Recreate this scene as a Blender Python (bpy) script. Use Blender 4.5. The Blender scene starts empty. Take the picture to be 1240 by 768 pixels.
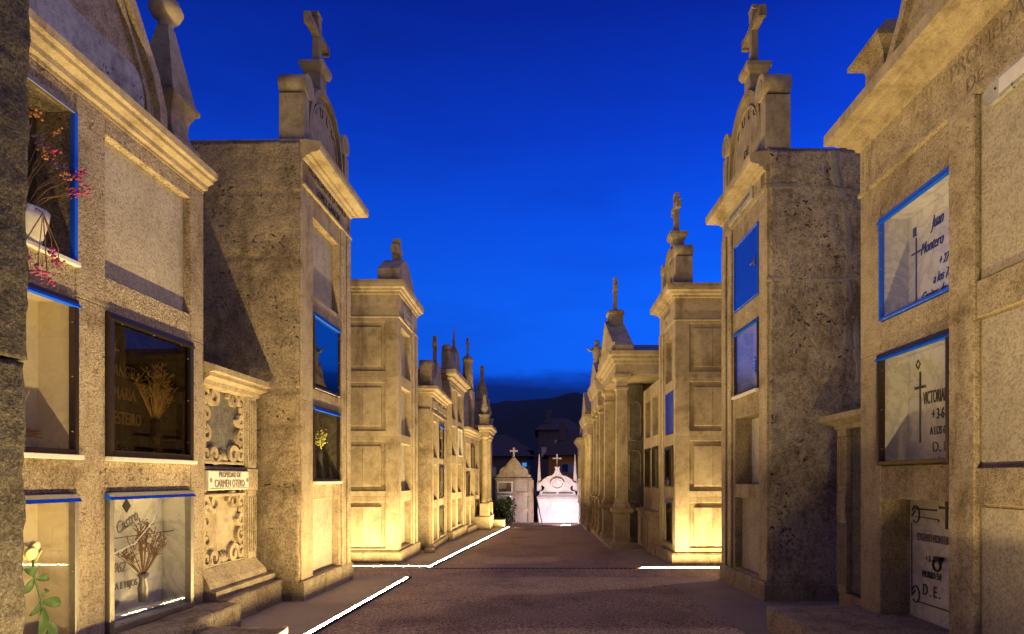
import bpy, bmesh, math, random
from mathutils import Vector, Matrix, noise
random.seed(7)
PI = math.pi
sc = bpy.context.scene
COL = sc.collection

# ------------------------------------------------------------------ camera
cam = bpy.data.cameras.new('camera'); camo = bpy.data.objects.new('camera', cam); COL.objects.link(camo)
camo.location = (0, 0, 1.4); camo.rotation_euler = (PI/2, 0, 0)
cam.sensor_width = 36; cam.lens = 760/1240*36
cam.shift_x = -35/1240; cam.shift_y = 196/1240
cam.clip_start = 0.05; cam.clip_end = 5000
sc.camera = camo
sc.view_settings.view_transform = 'Standard'; sc.view_settings.look = 'None'
sc.view_settings.gamma = 1; sc.view_settings.use_curve_mapping = False
sc.view_settings.exposure = 0.12

# ------------------------------------------------------------------ sky (blue hour)
W = bpy.data.worlds.new('World'); sc.world = W; W.use_nodes = True
nt = W.node_tree; nt.nodes.clear(); N = nt.nodes.new; L = nt.links.new
def mth(nt, op, a, b=None, c=None):
    n = nt.nodes.new('ShaderNodeMath'); n.operation = op
    for i, v in enumerate((a, b, c)):
        if v is None: continue
        if isinstance(v, (int, float)): n.inputs[i].default_value = v
        else: nt.links.new(v, n.inputs[i])
    return n.outputs[0]
def ramp(nt, fac, stops, interp='LINEAR'):
    n = nt.nodes.new('ShaderNodeValToRGB'); n.color_ramp.interpolation = interp
    e = n.color_ramp.elements
    while len(e) < len(stops): e.new(0.5)
    for i, (p, c) in enumerate(stops):
        e[i].position = p; e[i].color = (*c, 1) if len(c) == 3 else c
    nt.links.new(fac, n.inputs[0]); return n.outputs[0]
def mixc(nt, fac, a, b, mode='MIX'):
    n = nt.nodes.new('ShaderNodeMix'); n.data_type = 'RGBA'; n.blend_type = mode; n.clamp_factor = True
    for i, v in ((0, fac), (6, a), (7, b)):
        if isinstance(v, (int, float)): n.inputs[i].default_value = v
        elif isinstance(v, tuple): n.inputs[i].default_value = (*v, 1)
        else: nt.links.new(v, n.inputs[i])
    return n.outputs[2]
def noisen(nt, vec, scale, detail=3, rough=.55, dist=0):
    n = nt.nodes.new('ShaderNodeTexNoise'); n.inputs['Scale'].default_value = scale
    n.inputs['Detail'].default_value = detail; n.inputs['Roughness'].default_value = rough
    n.inputs['Distortion'].default_value = dist
    if vec is not None: nt.links.new(vec, n.inputs['Vector'])
    return n.outputs['Fac']
tc = N('ShaderNodeTexCoord'); sep = N('ShaderNodeSeparateXYZ'); L(tc.outputs['Generated'], sep.inputs[0])
mp = N('ShaderNodeMapping'); mp.inputs['Scale'].default_value = (1, 1, 4); L(tc.outputs['Generated'], mp.inputs[0])
cl = noisen(nt, mp.outputs[0], 3.2, 6, .6)
cl2 = noisen(nt, mp.outputs[0], 9, 5, .6)
el = sep.outputs['Z']
elw = mth(nt, 'ADD', el, mth(nt, 'MULTIPLY', mth(nt, 'SUBTRACT', cl2, .5), .05))
grad = ramp(nt, el, [(0.0, (.002, .055, .40)), (.15, (.002, .13, .98)), (.27, (.001, .12, .98)), (.38, (.0, .08, .84)), (.48, (.0, .042, .60)), (.60, (.0, .017, .34)), (1.0, (.0, .010, .18))])
low = ramp(nt, elw, [(.0, (.004, .016, .12)), (.140, (.005, .024, .20)), (.156, (.003, .05, .46)), (.172, (.002, .13, 1)), (1, (1, 1, 1))])
grad = mixc(nt, 1.0, grad, low, 'DARKEN')
# thin darker cloud veils
veil = ramp(nt, cl, [(.0, (1, 1, 1)), (.48, (1, 1, 1)), (.80, (.74, .78, .84))])
grad = mixc(nt, 1.0, grad, veil, 'MULTIPLY')
# brighter to the right, dimmer to the left
side = mth(nt, 'MULTIPLY_ADD', sep.outputs['X'], .40, .84)
sgrad = N('ShaderNodeVectorMath'); sgrad.operation = 'SCALE'; L(grad, sgrad.inputs[0]); L(side, sgrad.inputs['Scale'])
# the part of the sky behind the photographer still holds some purple dusk glow
back = mth(nt, 'MULTIPLY', sep.outputs['Y'], -1.0)
backf = ramp(nt, back, [(.0, (0, 0, 0)), (.9, (1, 1, 1))])
skyc = mixc(nt, backf, sgrad.outputs[0], (.135, .11, .14))
below = ramp(nt, mth(nt, 'ADD', el, .5), [(.48, (.05, .05, .05)), (.5, (1, 1, 1))])
skyc = mixc(nt, 1.0, skyc, below, 'MULTIPLY')
bg = N('ShaderNodeBackground'); bg.inputs['Strength'].default_value = 1.0; L(skyc, bg.inputs[0])
ns = N('ShaderNodeTexSky'); ns.sky_type = 'NISHITA'; ns.sun_disc = False
ns.sun_elevation = math.radians(-3); ns.sun_rotation = math.radians(200)
bg2 = N('ShaderNodeBackground'); bg2.inputs['Strength'].default_value = .05; L(ns.outputs[0], bg2.inputs[0])
ad = N('ShaderNodeAddShader'); L(bg.outputs[0], ad.inputs[0]); L(bg2.outputs[0], ad.inputs[1])
wo = N('ShaderNodeOutputWorld'); L(ad.outputs[0], wo.inputs[0])

# distant high light from beyond the right row: it draws the soft-edged shadow of that row on the street
sun = bpy.data.lights.new('distant_light', 'SUN'); sun.energy = .32; sun.angle = math.radians(1.5); sun.color = (1, .80, .66)
suno = bpy.data.objects.new('distant_light', sun); COL.objects.link(suno); suno.rotation_euler = Vector((-3.2, -1.5, -5.5)).to_track_quat('-Z', 'Y').to_euler()

LED_STRENGTH = 520.0

# ------------------------------------------------------------------ materials
def newmat(name):
    m = bpy.data.materials.new(name); m.use_nodes = True
    t = m.node_tree; p = t.nodes['Principled BSDF']
    return m, t, p
def objvec(t):
    c = t.nodes.new('ShaderNodeTexCoord'); return c.outputs['Object']
def bump(t, h, strength, dist=.01, prev=None):
    b = t.nodes.new('ShaderNodeBump'); b.inputs['Strength'].default_value = strength; b.inputs['Distance'].default_value = dist
    t.links.new(h, b.inputs['Height'])
    if prev is not None: t.links.new(prev, b.inputs['Normal'])
    return b.outputs[0]
def stone(name, base, dark, light, speck=.5, stain=.5, bmp=.5, pits=0.0, rough=.85, grain=150, lichen=0.0):
    m, t, p = newmat(name); v = objvec(t)
    n1 = noisen(t, v, grain, 2, .7); n2 = noisen(t, v, grain*.42, 2, .6); n3 = noisen(t, v, 1.25, 7, .72, .5)
    mpn = t.nodes.new('ShaderNodeMapping'); mpn.inputs['Scale'].default_value = (1.6, 1.6, .45); t.links.new(v, mpn.inputs[0])
    drip = noisen(t, mpn.outputs[0], 2.2, 6, .7)
    c = ramp(t, n1, [(.33, dark), (.47, base), (.56, base), (.70, light)])
    c = mixc(t, 1-speck, c, base)
    c2 = ramp(t, n2, [(.35, (.62, .58, .52)), (.5, (1, 1, 1)), (.68, (1.12, 1.1, 1.05))])
    c = mixc(t, speck, c, c2, 'MULTIPLY')
    s = ramp(t, n3, [(.34, (.42, .36, .29)), (.46, (.88, .86, .83)), (.56, (1.05, 1.05, 1.04)), (.7, (1.22, 1.21, 1.18))])
    c = mixc(t, stain, c, s, 'MULTIPLY')
    n6 = noisen(t, v, 7, 5, .7, .3); c = mixc(t, stain*.8, c, ramp(t, n6, [(.34, (.55, .50, .44)), (.47, (.96, .95, .94)), (.66, (1.15, 1.14, 1.1))]), 'MULTIPLY')
    d = ramp(t, drip, [(.32, (.42, .38, .33)), (.46, (.96, .95, .94)), (.6, (1, 1, 1))])
    c = mixc(t, stain, c, d, 'MULTIPLY')
    gi = t.nodes.new('ShaderNodeNewGeometry')
    c = mixc(t, 1.0, c, ramp(t, gi.outputs['Random Per Island'], [(.0, (.80, .77, .74)), (.5, (1, 1, 1)), (1.0, (1.12, 1.11, 1.08))]), 'MULTIPLY')
    if lichen:
        n5 = noisen(t, v, 6, 6, .75, .4); lf = ramp(t, n5, [(.56, (0, 0, 0)), (.66, (1, 1, 1))])
        lf2 = mth(t, 'MULTIPLY', lf, lichen); c = mixc(t, lf2, c, (.10, .085, .065))
    h = mth(t, 'ADD', n1, mth(t, 'MULTIPLY', n2, 1.5))
    if pits:
        vo = t.nodes.new('ShaderNodeTexVoronoi'); vo.inputs['Scale'].default_value = 13; vo.inputs['Randomness'].default_value = 1
        wv = t.nodes.new('ShaderNodeVectorMath'); wv.operation = 'ADD'
        nn = t.nodes.new('ShaderNodeTexNoise'); nn.inputs['Scale'].default_value = 9; t.links.new(v, nn.inputs['Vector'])
        sc_ = t.nodes.new('ShaderNodeVectorMath'); sc_.operation = 'SCALE'; sc_.inputs['Scale'].default_value = .22
        t.links.new(nn.outputs['Color'], sc_.inputs[0]); t.links.new(v, wv.inputs[0]); t.links.new(sc_.outputs[0], wv.inputs[1])
        t.links.new(wv.outputs[0], vo.inputs['Vector'])
        gate = ramp(t, noisen(t, v, 2.6, 3), [(.50, (0, 0, 0)), (.60, (1, 1, 1))])
        pf = ramp(t, vo.outputs['Distance'], [(.14, (1, 1, 1)), (.30, (0, 0, 0))])
        pf = mth(t, 'MULTIPLY', pf, mth(t, 'MULTIPLY', gate, pits))
        c = mixc(t, pf, c, (.05, .038, .026))
        h = mth(t, 'SUBTRACT', h, mth(t, 'MULTIPLY', pf, 3.0))
    t.links.new(c, p.inputs['Base Color']); p.inputs['Roughness'].default_value = rough
    p.inputs['Specular IOR Level'].default_value = .25
    b = bump(t, h, bmp, .006); b = bump(t, n3, bmp*.5, .05, b)
    t.links.new(b, p.inputs['Normal'])
    return m
M = {}
M['granite'] = stone('granite_dressed', (.45, .38, .275), (.15, .12, .085), (.68, .59, .45), .85, .75, .7, grain=120)
M['granite_coarse'] = stone('granite_coarse', (.41, .345, .26), (.12, .095, .068), (.64, .56, .44), 1, .7, 1.0, grain=100, pits=.5)
M['granite_fine'] = stone('granite_fine', (.47, .40, .29), (.25, .205, .145), (.64, .56, .43), .6, .7, .4, grain=200)
M['rough'] = stone('rough_hewn_stone', (.36, .295, .22), (.11, .088, .065), (.56, .48, .38), .7, .7, 1.0, pits=.9, grain=70, lichen=.5)
M['rough_grey'] = stone('rough_hewn_grey_stone', (.44, .385, .32), (.15, .125, .10), (.62, .56, .48), .8, .85, 1.0, pits=1.0, grain=60, lichen=.55)
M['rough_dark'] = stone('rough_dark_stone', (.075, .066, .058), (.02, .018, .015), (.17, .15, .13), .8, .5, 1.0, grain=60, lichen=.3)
M['plaster'] = stone('grained_plaster', (.46, .415, .34), (.30, .265, .21), (.62, .57, .48), .7, .35, .45, grain=110)
M['old_marble'] = stone('weathered_marble', (.42, .42, .42), (.16, .16, .16), (.55, .55, .55), .3, .8, .2, grain=40, lichen=.5, rough=.6, pits=1.0)
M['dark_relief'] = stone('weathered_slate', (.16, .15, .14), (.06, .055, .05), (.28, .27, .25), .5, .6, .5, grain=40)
M['mortar'] = stone('old_mortar', (.40, .38, .35), (.28, .26, .24), (.5, .48, .45), .4, .4, .5, grain=60)
M['white_stone'] = stone('white_limestone', (.72, .68, .66), (.55, .5, .48), (.8, .78, .76), .3, .35, .2, grain=60)
def marble(name, base, vein, rough=.25, spots=False):
    m, t, p = newmat(name); v = objvec(t)
    n = noisen(t, v, 2.3, 7, .65, 1.5); c = ramp(t, n, [(.40, base), (.49, vein), (.52, base), (.7, tuple(x*.93 for x in base))])
    n2 = noisen(t, v, 14, 4); c = mixc(t, .25, c, ramp(t, n2, [(.3, (.75, .72, .66)), (.6, (1, 1, 1))]), 'MULTIPLY')
    t.links.new(c, p.inputs['Base Color']); p.inputs['Roughness'].default_value = rough
    return m
M['marble'] = marble('white_marble', (.66, .64, .59), (.50, .48, .45))
M['cream'] = marble('cream_lining', (.64, .56, .40), (.57, .49, .35), .45)
M['dark_marble'] = marble('black_marble', (.06, .05, .036), (.12, .10, .08), .15)
def plain(name, col, rough=.5, metal=0, spec=.5, var=.25, scale=20):
    m, t, p = newmat(name); v = objvec(t)
    n = noisen(t, v, scale, 4); c = mixc(t, var, col, ramp(t, n, [(.3, tuple(x*.55 for x in col)), (.7, tuple(min(1, x*1.2) for x in col))]))
    t.links.new(c, p.inputs['Base Color']); p.inputs['Roughness'].default_value = rough; p.inputs['Metallic'].default_value = metal
    p.inputs['Specular IOR Level'].default_value = spec
    return m
M['bronze'] = plain('bronze_anodised_metal', (.10, .075, .06), .32, .85)
M['steel'] = plain('brushed_steel', (.34, .32, .29), .5, 1, var=.3)
M['white_metal'] = plain('white_painted_metal', (.75, .72, .66), .4, 0)
M['sky_tinted_metal'] = plain('metal_painted_sky_reflection', (.01, .10, .85), .3, .0, .6, var=.15)  # blue base colour stands in for sky reflected by the frame metal
M['sky_tinted_plate'] = plain('plate_painted_sky_reflection', (.01, .05, .62), .12, .0, .9, var=.2, scale=5)  # blue painted into the plate in place of the sky it reflects
M['ink'] = plain('dark_lettering', (.03, .028, .03), .5)
M['blue_ink'] = plain('blue_black_lettering', (.03, .04, .12), .45)
M['faded_ink'] = plain('faded_lettering', (.24, .21, .18), .6)
M['pale_ink'] = plain('pale_lettering', (.38, .34, .28), .5)
M['carve'] = plain('carved_shadow_lettering', (.24, .19, .13), .9)
M['carve_dark'] = plain('blackened_lettering', (.06, .048, .036), .9)
M['iron'] = plain('wrought_iron', (.03, .028, .025), .6, .5)
M['pot'] = plain('white_glazed_pot', (.70, .68, .64), .35)
M['stem'] = plain('dry_stem', (.20, .11, .05), .8)
M['stem_green'] = plain('green_stem', (.07, .13, .035), .6)
M['leaf'] = plain('green_leaf', (.035, .085, .012), .5)
M['petal_pink'] = plain('magenta_dried_petal', (.38, .05, .20), .7, var=.5)
M['petal_violet'] = plain('violet_dried_petal', (.12, .06, .22), .7, var=.5)
M['petal_cream'] = plain('cream_rose_petal', (.78, .68, .36), .6, var=.3)
M['petal_rust'] = plain('rust_dried_petal', (.36, .15, .06), .7, var=.4)
M['petal_yellow'] = plain('yellow_flower', (.60, .58, .14), .7, var=.3)
M['dry'] = plain('dried_twig', (.62, .52, .32), .8, var=.5)
M['bush'] = plain('bush_leaf', (.05, .10, .02), .6, var=.5)
M['roof'] = plain('dark_roof_tile', (.05, .035, .03), .8, scale=3)
M['slate'] = plain('slate_roof', (.10, .10, .12), .6, scale=6)
M['orange'] = plain('orange_house_wall', (.80, .30, .06), .8, scale=2)
M['house'] = plain('grey_house_wall', (.20, .15, .14), .9, scale=1, var=.6)
M['shutter'] = plain('pale_shutter', (.5, .45, .5), .6)
M['hill'] = plain('wooded_hill', (.006, .009, .006), 1.0, scale=.03, var=.6)
def glass(name, gmin=.05, gmax=.75, tint=(1, 1, 1), rgh=.01):
    m = bpy.data.materials.new(name); m.use_nodes = True; t = m.node_tree; t.nodes.clear()
    tr = t.nodes.new('ShaderNodeBsdfTransparent'); tr.inputs[0].default_value = (*tint, 1)
    g = t.nodes.new('ShaderNodeBsdfGlossy'); g.inputs['Roughness'].default_value = rgh; g.inputs[0].default_value = (.95, .95, .95, 1)
    lw = t.nodes.new('ShaderNodeLayerWeight'); lw.inputs[0].default_value = .35
    f = mth(t, 'MULTIPLY_ADD', lw.outputs['Fresnel'], gmax-gmin, gmin)
    mx = t.nodes.new('ShaderNodeMixShader'); o = t.nodes.new('ShaderNodeOutputMaterial')
    t.links.new(f, mx.inputs[0]); t.links.new(tr.outputs[0], mx.inputs[1]); t.links.new(g.outputs[0], mx.inputs[2]); t.links.new(mx.outputs[0], o.inputs[0])
    return m
M['glass'] = glass('clear_glass', .012, .06, rgh=.02)
M['glass_mid'] = glass('reflecting_glass', .06, .42)
M['glass_brown'] = glass('brown_tinted_glass', .02, .09, (.62, .56, .45))
M['glass_dark'] = glass('smoked_glass', .16, .8, (.62, .58, .48))
M['glass_window'] = glass('dark_window_glass', .3, .9, (.2, .2, .25))
M['sky_reflection_blue'] = plain('cap_painted_sky_reflection', (.008, .13, 1.0), .7, 0, .08, var=.1)  # sky reflection on the frame tops, painted as an even blue
def emit(name, col, s):
    m = bpy.data.materials.new(name); m.use_nodes = True; t = m.node_tree; t.nodes.clear()
    e = t.nodes.new('ShaderNodeEmission'); e.inputs[0].default_value = (*col, 1); e.inputs[1].default_value = s
    o = t.nodes.new('ShaderNodeOutputMaterial'); t.links.new(e.outputs[0], o.inputs[0]); return m
M['led'] = emit('warm_led_diffuser', (1.0, .715, .29), LED_STRENGTH)
M['lamp_white'] = emit('cool_lamp_lens', (1.0, .78, .86), 60)
M['tv'] = emit('lit_window', (.05, .35, .9), .8)
def ground_mat(name, base, dark, light, grain, bmp, stain=.4):
    m, t, p = newmat(name); v = objvec(t)
    n1 = noisen(t, v, grain, 2, .7); n2 = noisen(t, v, 1.1, 6, .65); n4 = noisen(t, v, grain*.3, 2, .6)
    c = ramp(t, n1, [(.34, dark), (.5, base), (.68, light)])
    c = mixc(t, stain, c, ramp(t, n2, [(.3, (.55, .5, .48)), (.5, (1, 1, 1)), (.75, (1.25, 1.2, 1.15))]), 'MULTIPLY')
    t.links.new(c, p.inputs['Base Color']); p.inputs['Roughness'].default_value = .9; p.inputs['Specular IOR Level'].default_value = .2
    t.links.new(bump(t, mth(t, 'ADD', n1, n4), bmp, .01), p.inputs['Normal']); return m
M['road'] = ground_mat('brown_chip_asphalt', (.40, .285, .195), (.08, .055, .04), (.82, .64, .48), 48, 1.0, .75)
M['walk'] = ground_mat('pale_concrete_paving', (.42, .35, .27), (.25, .205, .155), (.48, .41, .33), 120, .45)
M['earth'] = ground_mat('dark_earth', (.04, .035, .03), (.02, .018, .015), (.07, .06, .05), 3, .3)
M['drain'] = plain('drain_grate_metal', (.03, .028, .028), .6, .6)

# ------------------------------------------------------------------ object helpers
def tag(o, label=None, cat=None, group=None, kind=None):
    for k, v in (('label', label), ('category', cat), ('group', group), ('kind', kind)):
        if v: o[k] = v
    return o
def thing(name, label, cat, loc=(0, 0, 0), rz=0, group=None):
    o = bpy.data.objects.new(name, None); COL.objects.link(o); o.empty_display_size = .1
    o.location = loc; o.rotation_euler = (0, 0, rz)
    return tag(o, label, cat, group)
class MB:
    def __init__(s): s.bm = bmesh.new()
    def box(s, x0, x1, y0, y1, z0, z1, b=.006):
        if x1 < x0: x0, x1 = x1, x0
        if y1 < y0: y0, y1 = y1, y0
        t = bmesh.new(); bmesh.ops.create_cube(t, size=1)
        dx, dy, dz = x1-x0, y1-y0, z1-z0
        for v in t.verts: v.co = Vector((x0+(v.co.x+.5)*dx, y0+(v.co.y+.5)*dy, z0+(v.co.z+.5)*dz))
        b = min(b, .3*min(dx, dy, dz))
        if b > 1e-4: bmesh.ops.bevel(t, geom=t.edges[:], offset=b, segments=1, affect='EDGES')
        s.merge(t); return s
    def merge(s, t, mat=None):
        if mat is not None: t.transform(mat)
        me = bpy.data.meshes.new('tmp'); t.to_mesh(me); t.free(); s.bm.from_mesh(me); bpy.data.meshes.remove(me)
    def poly(s, pts, y0, y1, b=0):
        """closed outline in x,z extruded from y0 to y1"""
        t = bmesh.new()
        a = [t.verts.new((x, y0, z)) for x, z in pts]; c = [t.verts.new((x, y1, z)) for x, z in pts]; n = len(pts)
        f1 = t.faces.new(a); f2 = t.faces.new(c[::-1])
        for i in range(n): t.faces.new((a[i], c[i], c[(i+1) % n], a[(i+1) % n]))
        bmesh.ops.recalc_face_normals(t, faces=t.faces[:])
        if b:
            es = [e for e in t.edges if abs(e.verts[0].co.y-e.verts[1].co.y) < 1e-6]
            bmesh.ops.bevel(t, geom=es, offset=b, segments=1, affect='EDGES')
        s.merge(t); return s
    def strip(s, pts, w, y0, y1):
        """ribbon of width w following an x,z polyline, extruded y0..y1"""
        n = len(pts); out = []; inn = []
        for i, (x, z) in enumerate(pts):
            xa, za = pts[max(i-1, 0)]; xb, zb = pts[min(i+1, n-1)]
            d = Vector((xb-xa, zb-za)); d = d.normalized() if d.length else Vector((1, 0)); nx, nz = -d.y, d.x
            out.append((x+nx*w/2, z+nz*w/2)); inn.append((x-nx*w/2, z-nz*w/2))
        t = bmesh.new(); vs = [[t.verts.new((p[0], y, p[1])) for p in arr] for arr in (out, inn) for y in (y0, y1)]
        o0, o1, i0, i1 = vs
        for k in range(n-1):
            t.faces.new((o0[k], o0[k+1], i0[k+1], i0[k])); t.faces.new((o1[k], i1[k], i1[k+1], o1[k+1]))
            t.faces.new((o0[k], o1[k], o1[k+1], o0[k+1])); t.faces.new((i0[k], i0[k+1], i1[k+1], i1[k]))
        for k in (0, n-1): t.faces.new((o0[k], i0[k], i1[k], o1[k]))
        bmesh.ops.recalc_face_normals(t, faces=t.faces[:]); s.merge(t); return s
    def lathe(s, prof, cx, cy, seg=24, ang0=0, square=False, caps=True):
        if square: seg = 4; ang0 = PI/4
        t = bmesh.new(); k = math.sqrt(2) if square else 1; rings = []
        for r, z in prof: rings.append([t.verts.new((cx+r*k*math.cos(ang0+2*PI*i/seg), cy+r*k*math.sin(ang0+2*PI*i/seg), z)) for i in range(seg)])
        for a, b in zip(rings, rings[1:]):
            for i in range(seg): 
                try: t.faces.new((a[i], a[(i+1) % seg], b[(i+1) % seg], b[i]))
                except ValueError: pass
        if caps: t.faces.new(rings[0][::-1]); t.faces.new(rings[-1])
        for f in t.faces: f.smooth = not square
        s.merge(t); return s
    def cyl(s, c, axis, r, l, seg=24):
        t = bmesh.new(); bmesh.ops.create_cone(t, cap_ends=True, segments=seg, radius1=r, radius2=r, depth=l)
        for f in t.faces:
            if len(f.verts) == 4: f.smooth = True
        R = {'x': Matrix.Rotation(PI/2, 4, 'Y'), 'y': Matrix.Rotation(PI/2, 4, 'X'), 'z': Matrix.Identity(4)}[axis]
        s.merge(t, Matrix.Translation(c) @ R); return s
    def ball(s, c, r, sub=2, sx=1, sy=1, sz=1, rough=0):
        t = bmesh.new(); bmesh.ops.create_icosphere(t, subdivisions=sub, radius=r)
        for v in t.verts:
            if rough: v.co *= 1+rough*noise.noise(v.co*9/r*.2+Vector(c)*7)
            v.co = Vector((v.co.x*sx, v.co.y*sy, v.co.z*sz))+Vector(c)
        for f in t.faces: f.smooth = True
        s.merge(t); return s
    def tube(s, pts, r0, r1=None, seg=6):
        r1 = r0 if r1 is None else r1; n = len(pts); t = bmesh.new(); rings = []
        for i, p in enumerate(pts):
            p = Vector(p); a = Vector(pts[max(i-1, 0)]); b = Vector(pts[min(i+1, n-1)]); d = (b-a).normalized()
            u = d.cross(Vector((0, .3, 1))).normalized(); w = d.cross(u).normalized(); r = r0+(r1-r0)*i/max(1, n-1)
            rings.append([t.verts.new(p+u*r*math.cos(2*PI*k/seg)+w*r*math.sin(2*PI*k/seg)) for k in range(seg)])
        for a, b in zip(rings, rings[1:]):
            for k in range(seg): t.faces.new((a[k], a[(k+1) % seg], b[(k+1) % seg], b[k])).smooth = True
        t.faces.new(rings[0]); t.faces.new(rings[-1]); bmesh.ops.recalc_face_normals(t, faces=t.faces[:]); s.merge(t); return s
    def ring(s, prof, x0, x1, y0, y1, l=1, r=1, f=1, bk=0):
        """stepped moulding (out, z) round a rectangle; l/r/f/bk switch the overhang of each side"""
        t = bmesh.new(); loops = []
        for o, z in prof:
            loops.append([t.verts.new(p) for p in ((x0-o*l, y0-o*f, z), (x1+o*r, y0-o*f, z), (x1+o*r, y1+o*bk, z), (x0-o*l, y1+o*bk, z))])
        for a, b in zip(loops, loops[1:]):
            for i in range(4): t.faces.new((a[i], a[(i+1) % 4], b[(i+1) % 4], b[i]))
        t.faces.new(loops[0][::-1]); t.faces.new(loops[-1]); s.merge(t); return s
    def rough(s, x0, x1, y0, y1, z0, z1, res=.035, amp=.02, seed=0, groove=None, freq=3.5):
        t = bmesh.new()
        def g(o, u, v, nu, nv, nrm):
            o, u, v = Vector(o), Vector(u), Vector(v); vs = []
            for i in range(nu+1):
                for j in range(nv+1):
                    p = o+u*(i/nu)+v*(j/nv); q = p+Vector((seed, seed*2, -seed))
                    d = noise.noise_vector(q*freq)*amp*.7+noise.noise_vector(q*freq*3.1)*amp*.5+noise.noise_vector(q*freq*9)*amp*.3
                    if groove:
                        for gz in groove:
                            k = abs(p.z-gz+.02*noise.noise(q*2))
                            if k < .022: d -= Vector(nrm)*.014*(1-k/.022)
                    vs.append(t.verts.new(p+d))
            for i in range(nu):
                for j in range(nv):
                    a = i*(nv+1)+j; t.faces.new((vs[a], vs[a+nv+1], vs[a+nv+2], vs[a+1])).smooth = True
        dx, dy, dz = x1-x0, y1-y0, z1-z0; nx, ny, nz = [max(1, int(round(k/res))) for k in (dx, dy, dz)]
        g((x0, y0, z0), (dx, 0, 0), (0, 0, dz), nx, nz, (0, -1, 0)); g((x0, y1, z0), (dx, 0, 0), (0, 0, dz), nx, nz, (0, 1, 0))
        g((x0, y0, z0), (0, dy, 0), (0, 0, dz), ny, nz, (-1, 0, 0)); g((x1, y0, z0), (0, dy, 0), (0, 0, dz), ny, nz, (1, 0, 0))
        g((x0, y0, z1), (dx, 0, 0), (0, dy, 0), nx, ny, (0, 0, 1)); g((x0, y0, z0), (dx, 0, 0), (0, dy, 0), nx, ny, (0, 0, -1))
        bmesh.ops.remove_doubles(t, verts=t.verts[:], dist=1e-5); bmesh.ops.recalc_face_normals(t, faces=t.faces[:])
        s.merge(t); return s
    def build(s, name, mat, parent=None, **kw):
        me = bpy.data.meshes.new(name); s.bm.to_mesh(me); s.bm.free(); me.materials.append(M[mat] if isinstance(mat, str) else mat)
        o = bpy.data.objects.new(name, me); COL.objects.link(o); o.parent = parent
        return tag(o, **kw) if kw else o
def text(body, size, x, y, z, mat, parent, name='inscription', sx=1.0, shear=0, ext=.003, align='CENTER', rot=0):
    c = bpy.data.curves.new('t', 'FONT'); c.body = body; c.size = size; c.extrude = ext; c.align_x = align; c.align_y = 'CENTER'; c.shear = shear; c.resolution_u = 3
    o = bpy.data.objects.new('t', c); COL.objects.link(o)
    me = bpy.data.meshes.new_from_object(o.evaluated_get(bpy.context.evaluated_depsgraph_get()))
    bpy.data.objects.remove(o); bpy.data.curves.remove(c)
    me.transform(Matrix.Translation((x, y, z)) @ Matrix.Rotation(rot, 4, 'Y') @ Matrix.Rotation(PI/2, 4, 'X') @ Matrix.Diagonal((sx, 1, 1, 1)))
    me.materials.clear(); me.materials.append(M[mat]); me.name = name
    q = bpy.data.objects.new(name, me); COL.objects.link(q); q.parent = parent
    return q
def arc_text(word, size, cx, cz, R, a0, a1, y, mat, parent):
    bmm = bmesh.new(); n = len(word)
    for i, ch in enumerate(word):
        if ch == ' ': continue
        a = a0+(a1-a0)*i/(n-1); o = text(ch, size, cx+R*math.sin(a), y, cz+R*math.cos(a), mat, None, rot=a)
        bmm.from_mesh(o.data); bpy.data.objects.remove(o)
    me = bpy.data.meshes.new('inscription'); bmm.to_mesh(me); bmm.free(); me.materials.append(M[mat])
    q = bpy.data.objects.new('inscription', me); COL.objects.link(q); q.parent = parent; return q

def cross_pts(cx, z0, h, w, t, za=None, flare=1.5):
    za = z0+h*.68 if za is None else za; a = t/2; f = a*flare; k = t*.5
    return [(cx-a*1.15, z0), (cx+a*1.15, z0), (cx+a, za-a), (cx+w/2-k, za-a), (cx+w/2-k, za-f), (cx+w/2, za-f), (cx+w/2, za+f), (cx+w/2-k, za+f), (cx+w/2-k, za+a), (cx+a, za+a),
            (cx+a, z0+h-k), (cx+f, z0+h-k), (cx+f, z0+h), (cx-f, z0+h), (cx-f, z0+h-k), (cx-a, z0+h-k), (cx-a, za+a), (cx-w/2+k, za+a), (cx-w/2+k, za+f), (cx-w/2, za+f), (cx-w/2, za-f), (cx-w/2+k, za-f), (cx-w/2+k, za-a), (cx-a, za-a)]

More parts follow.
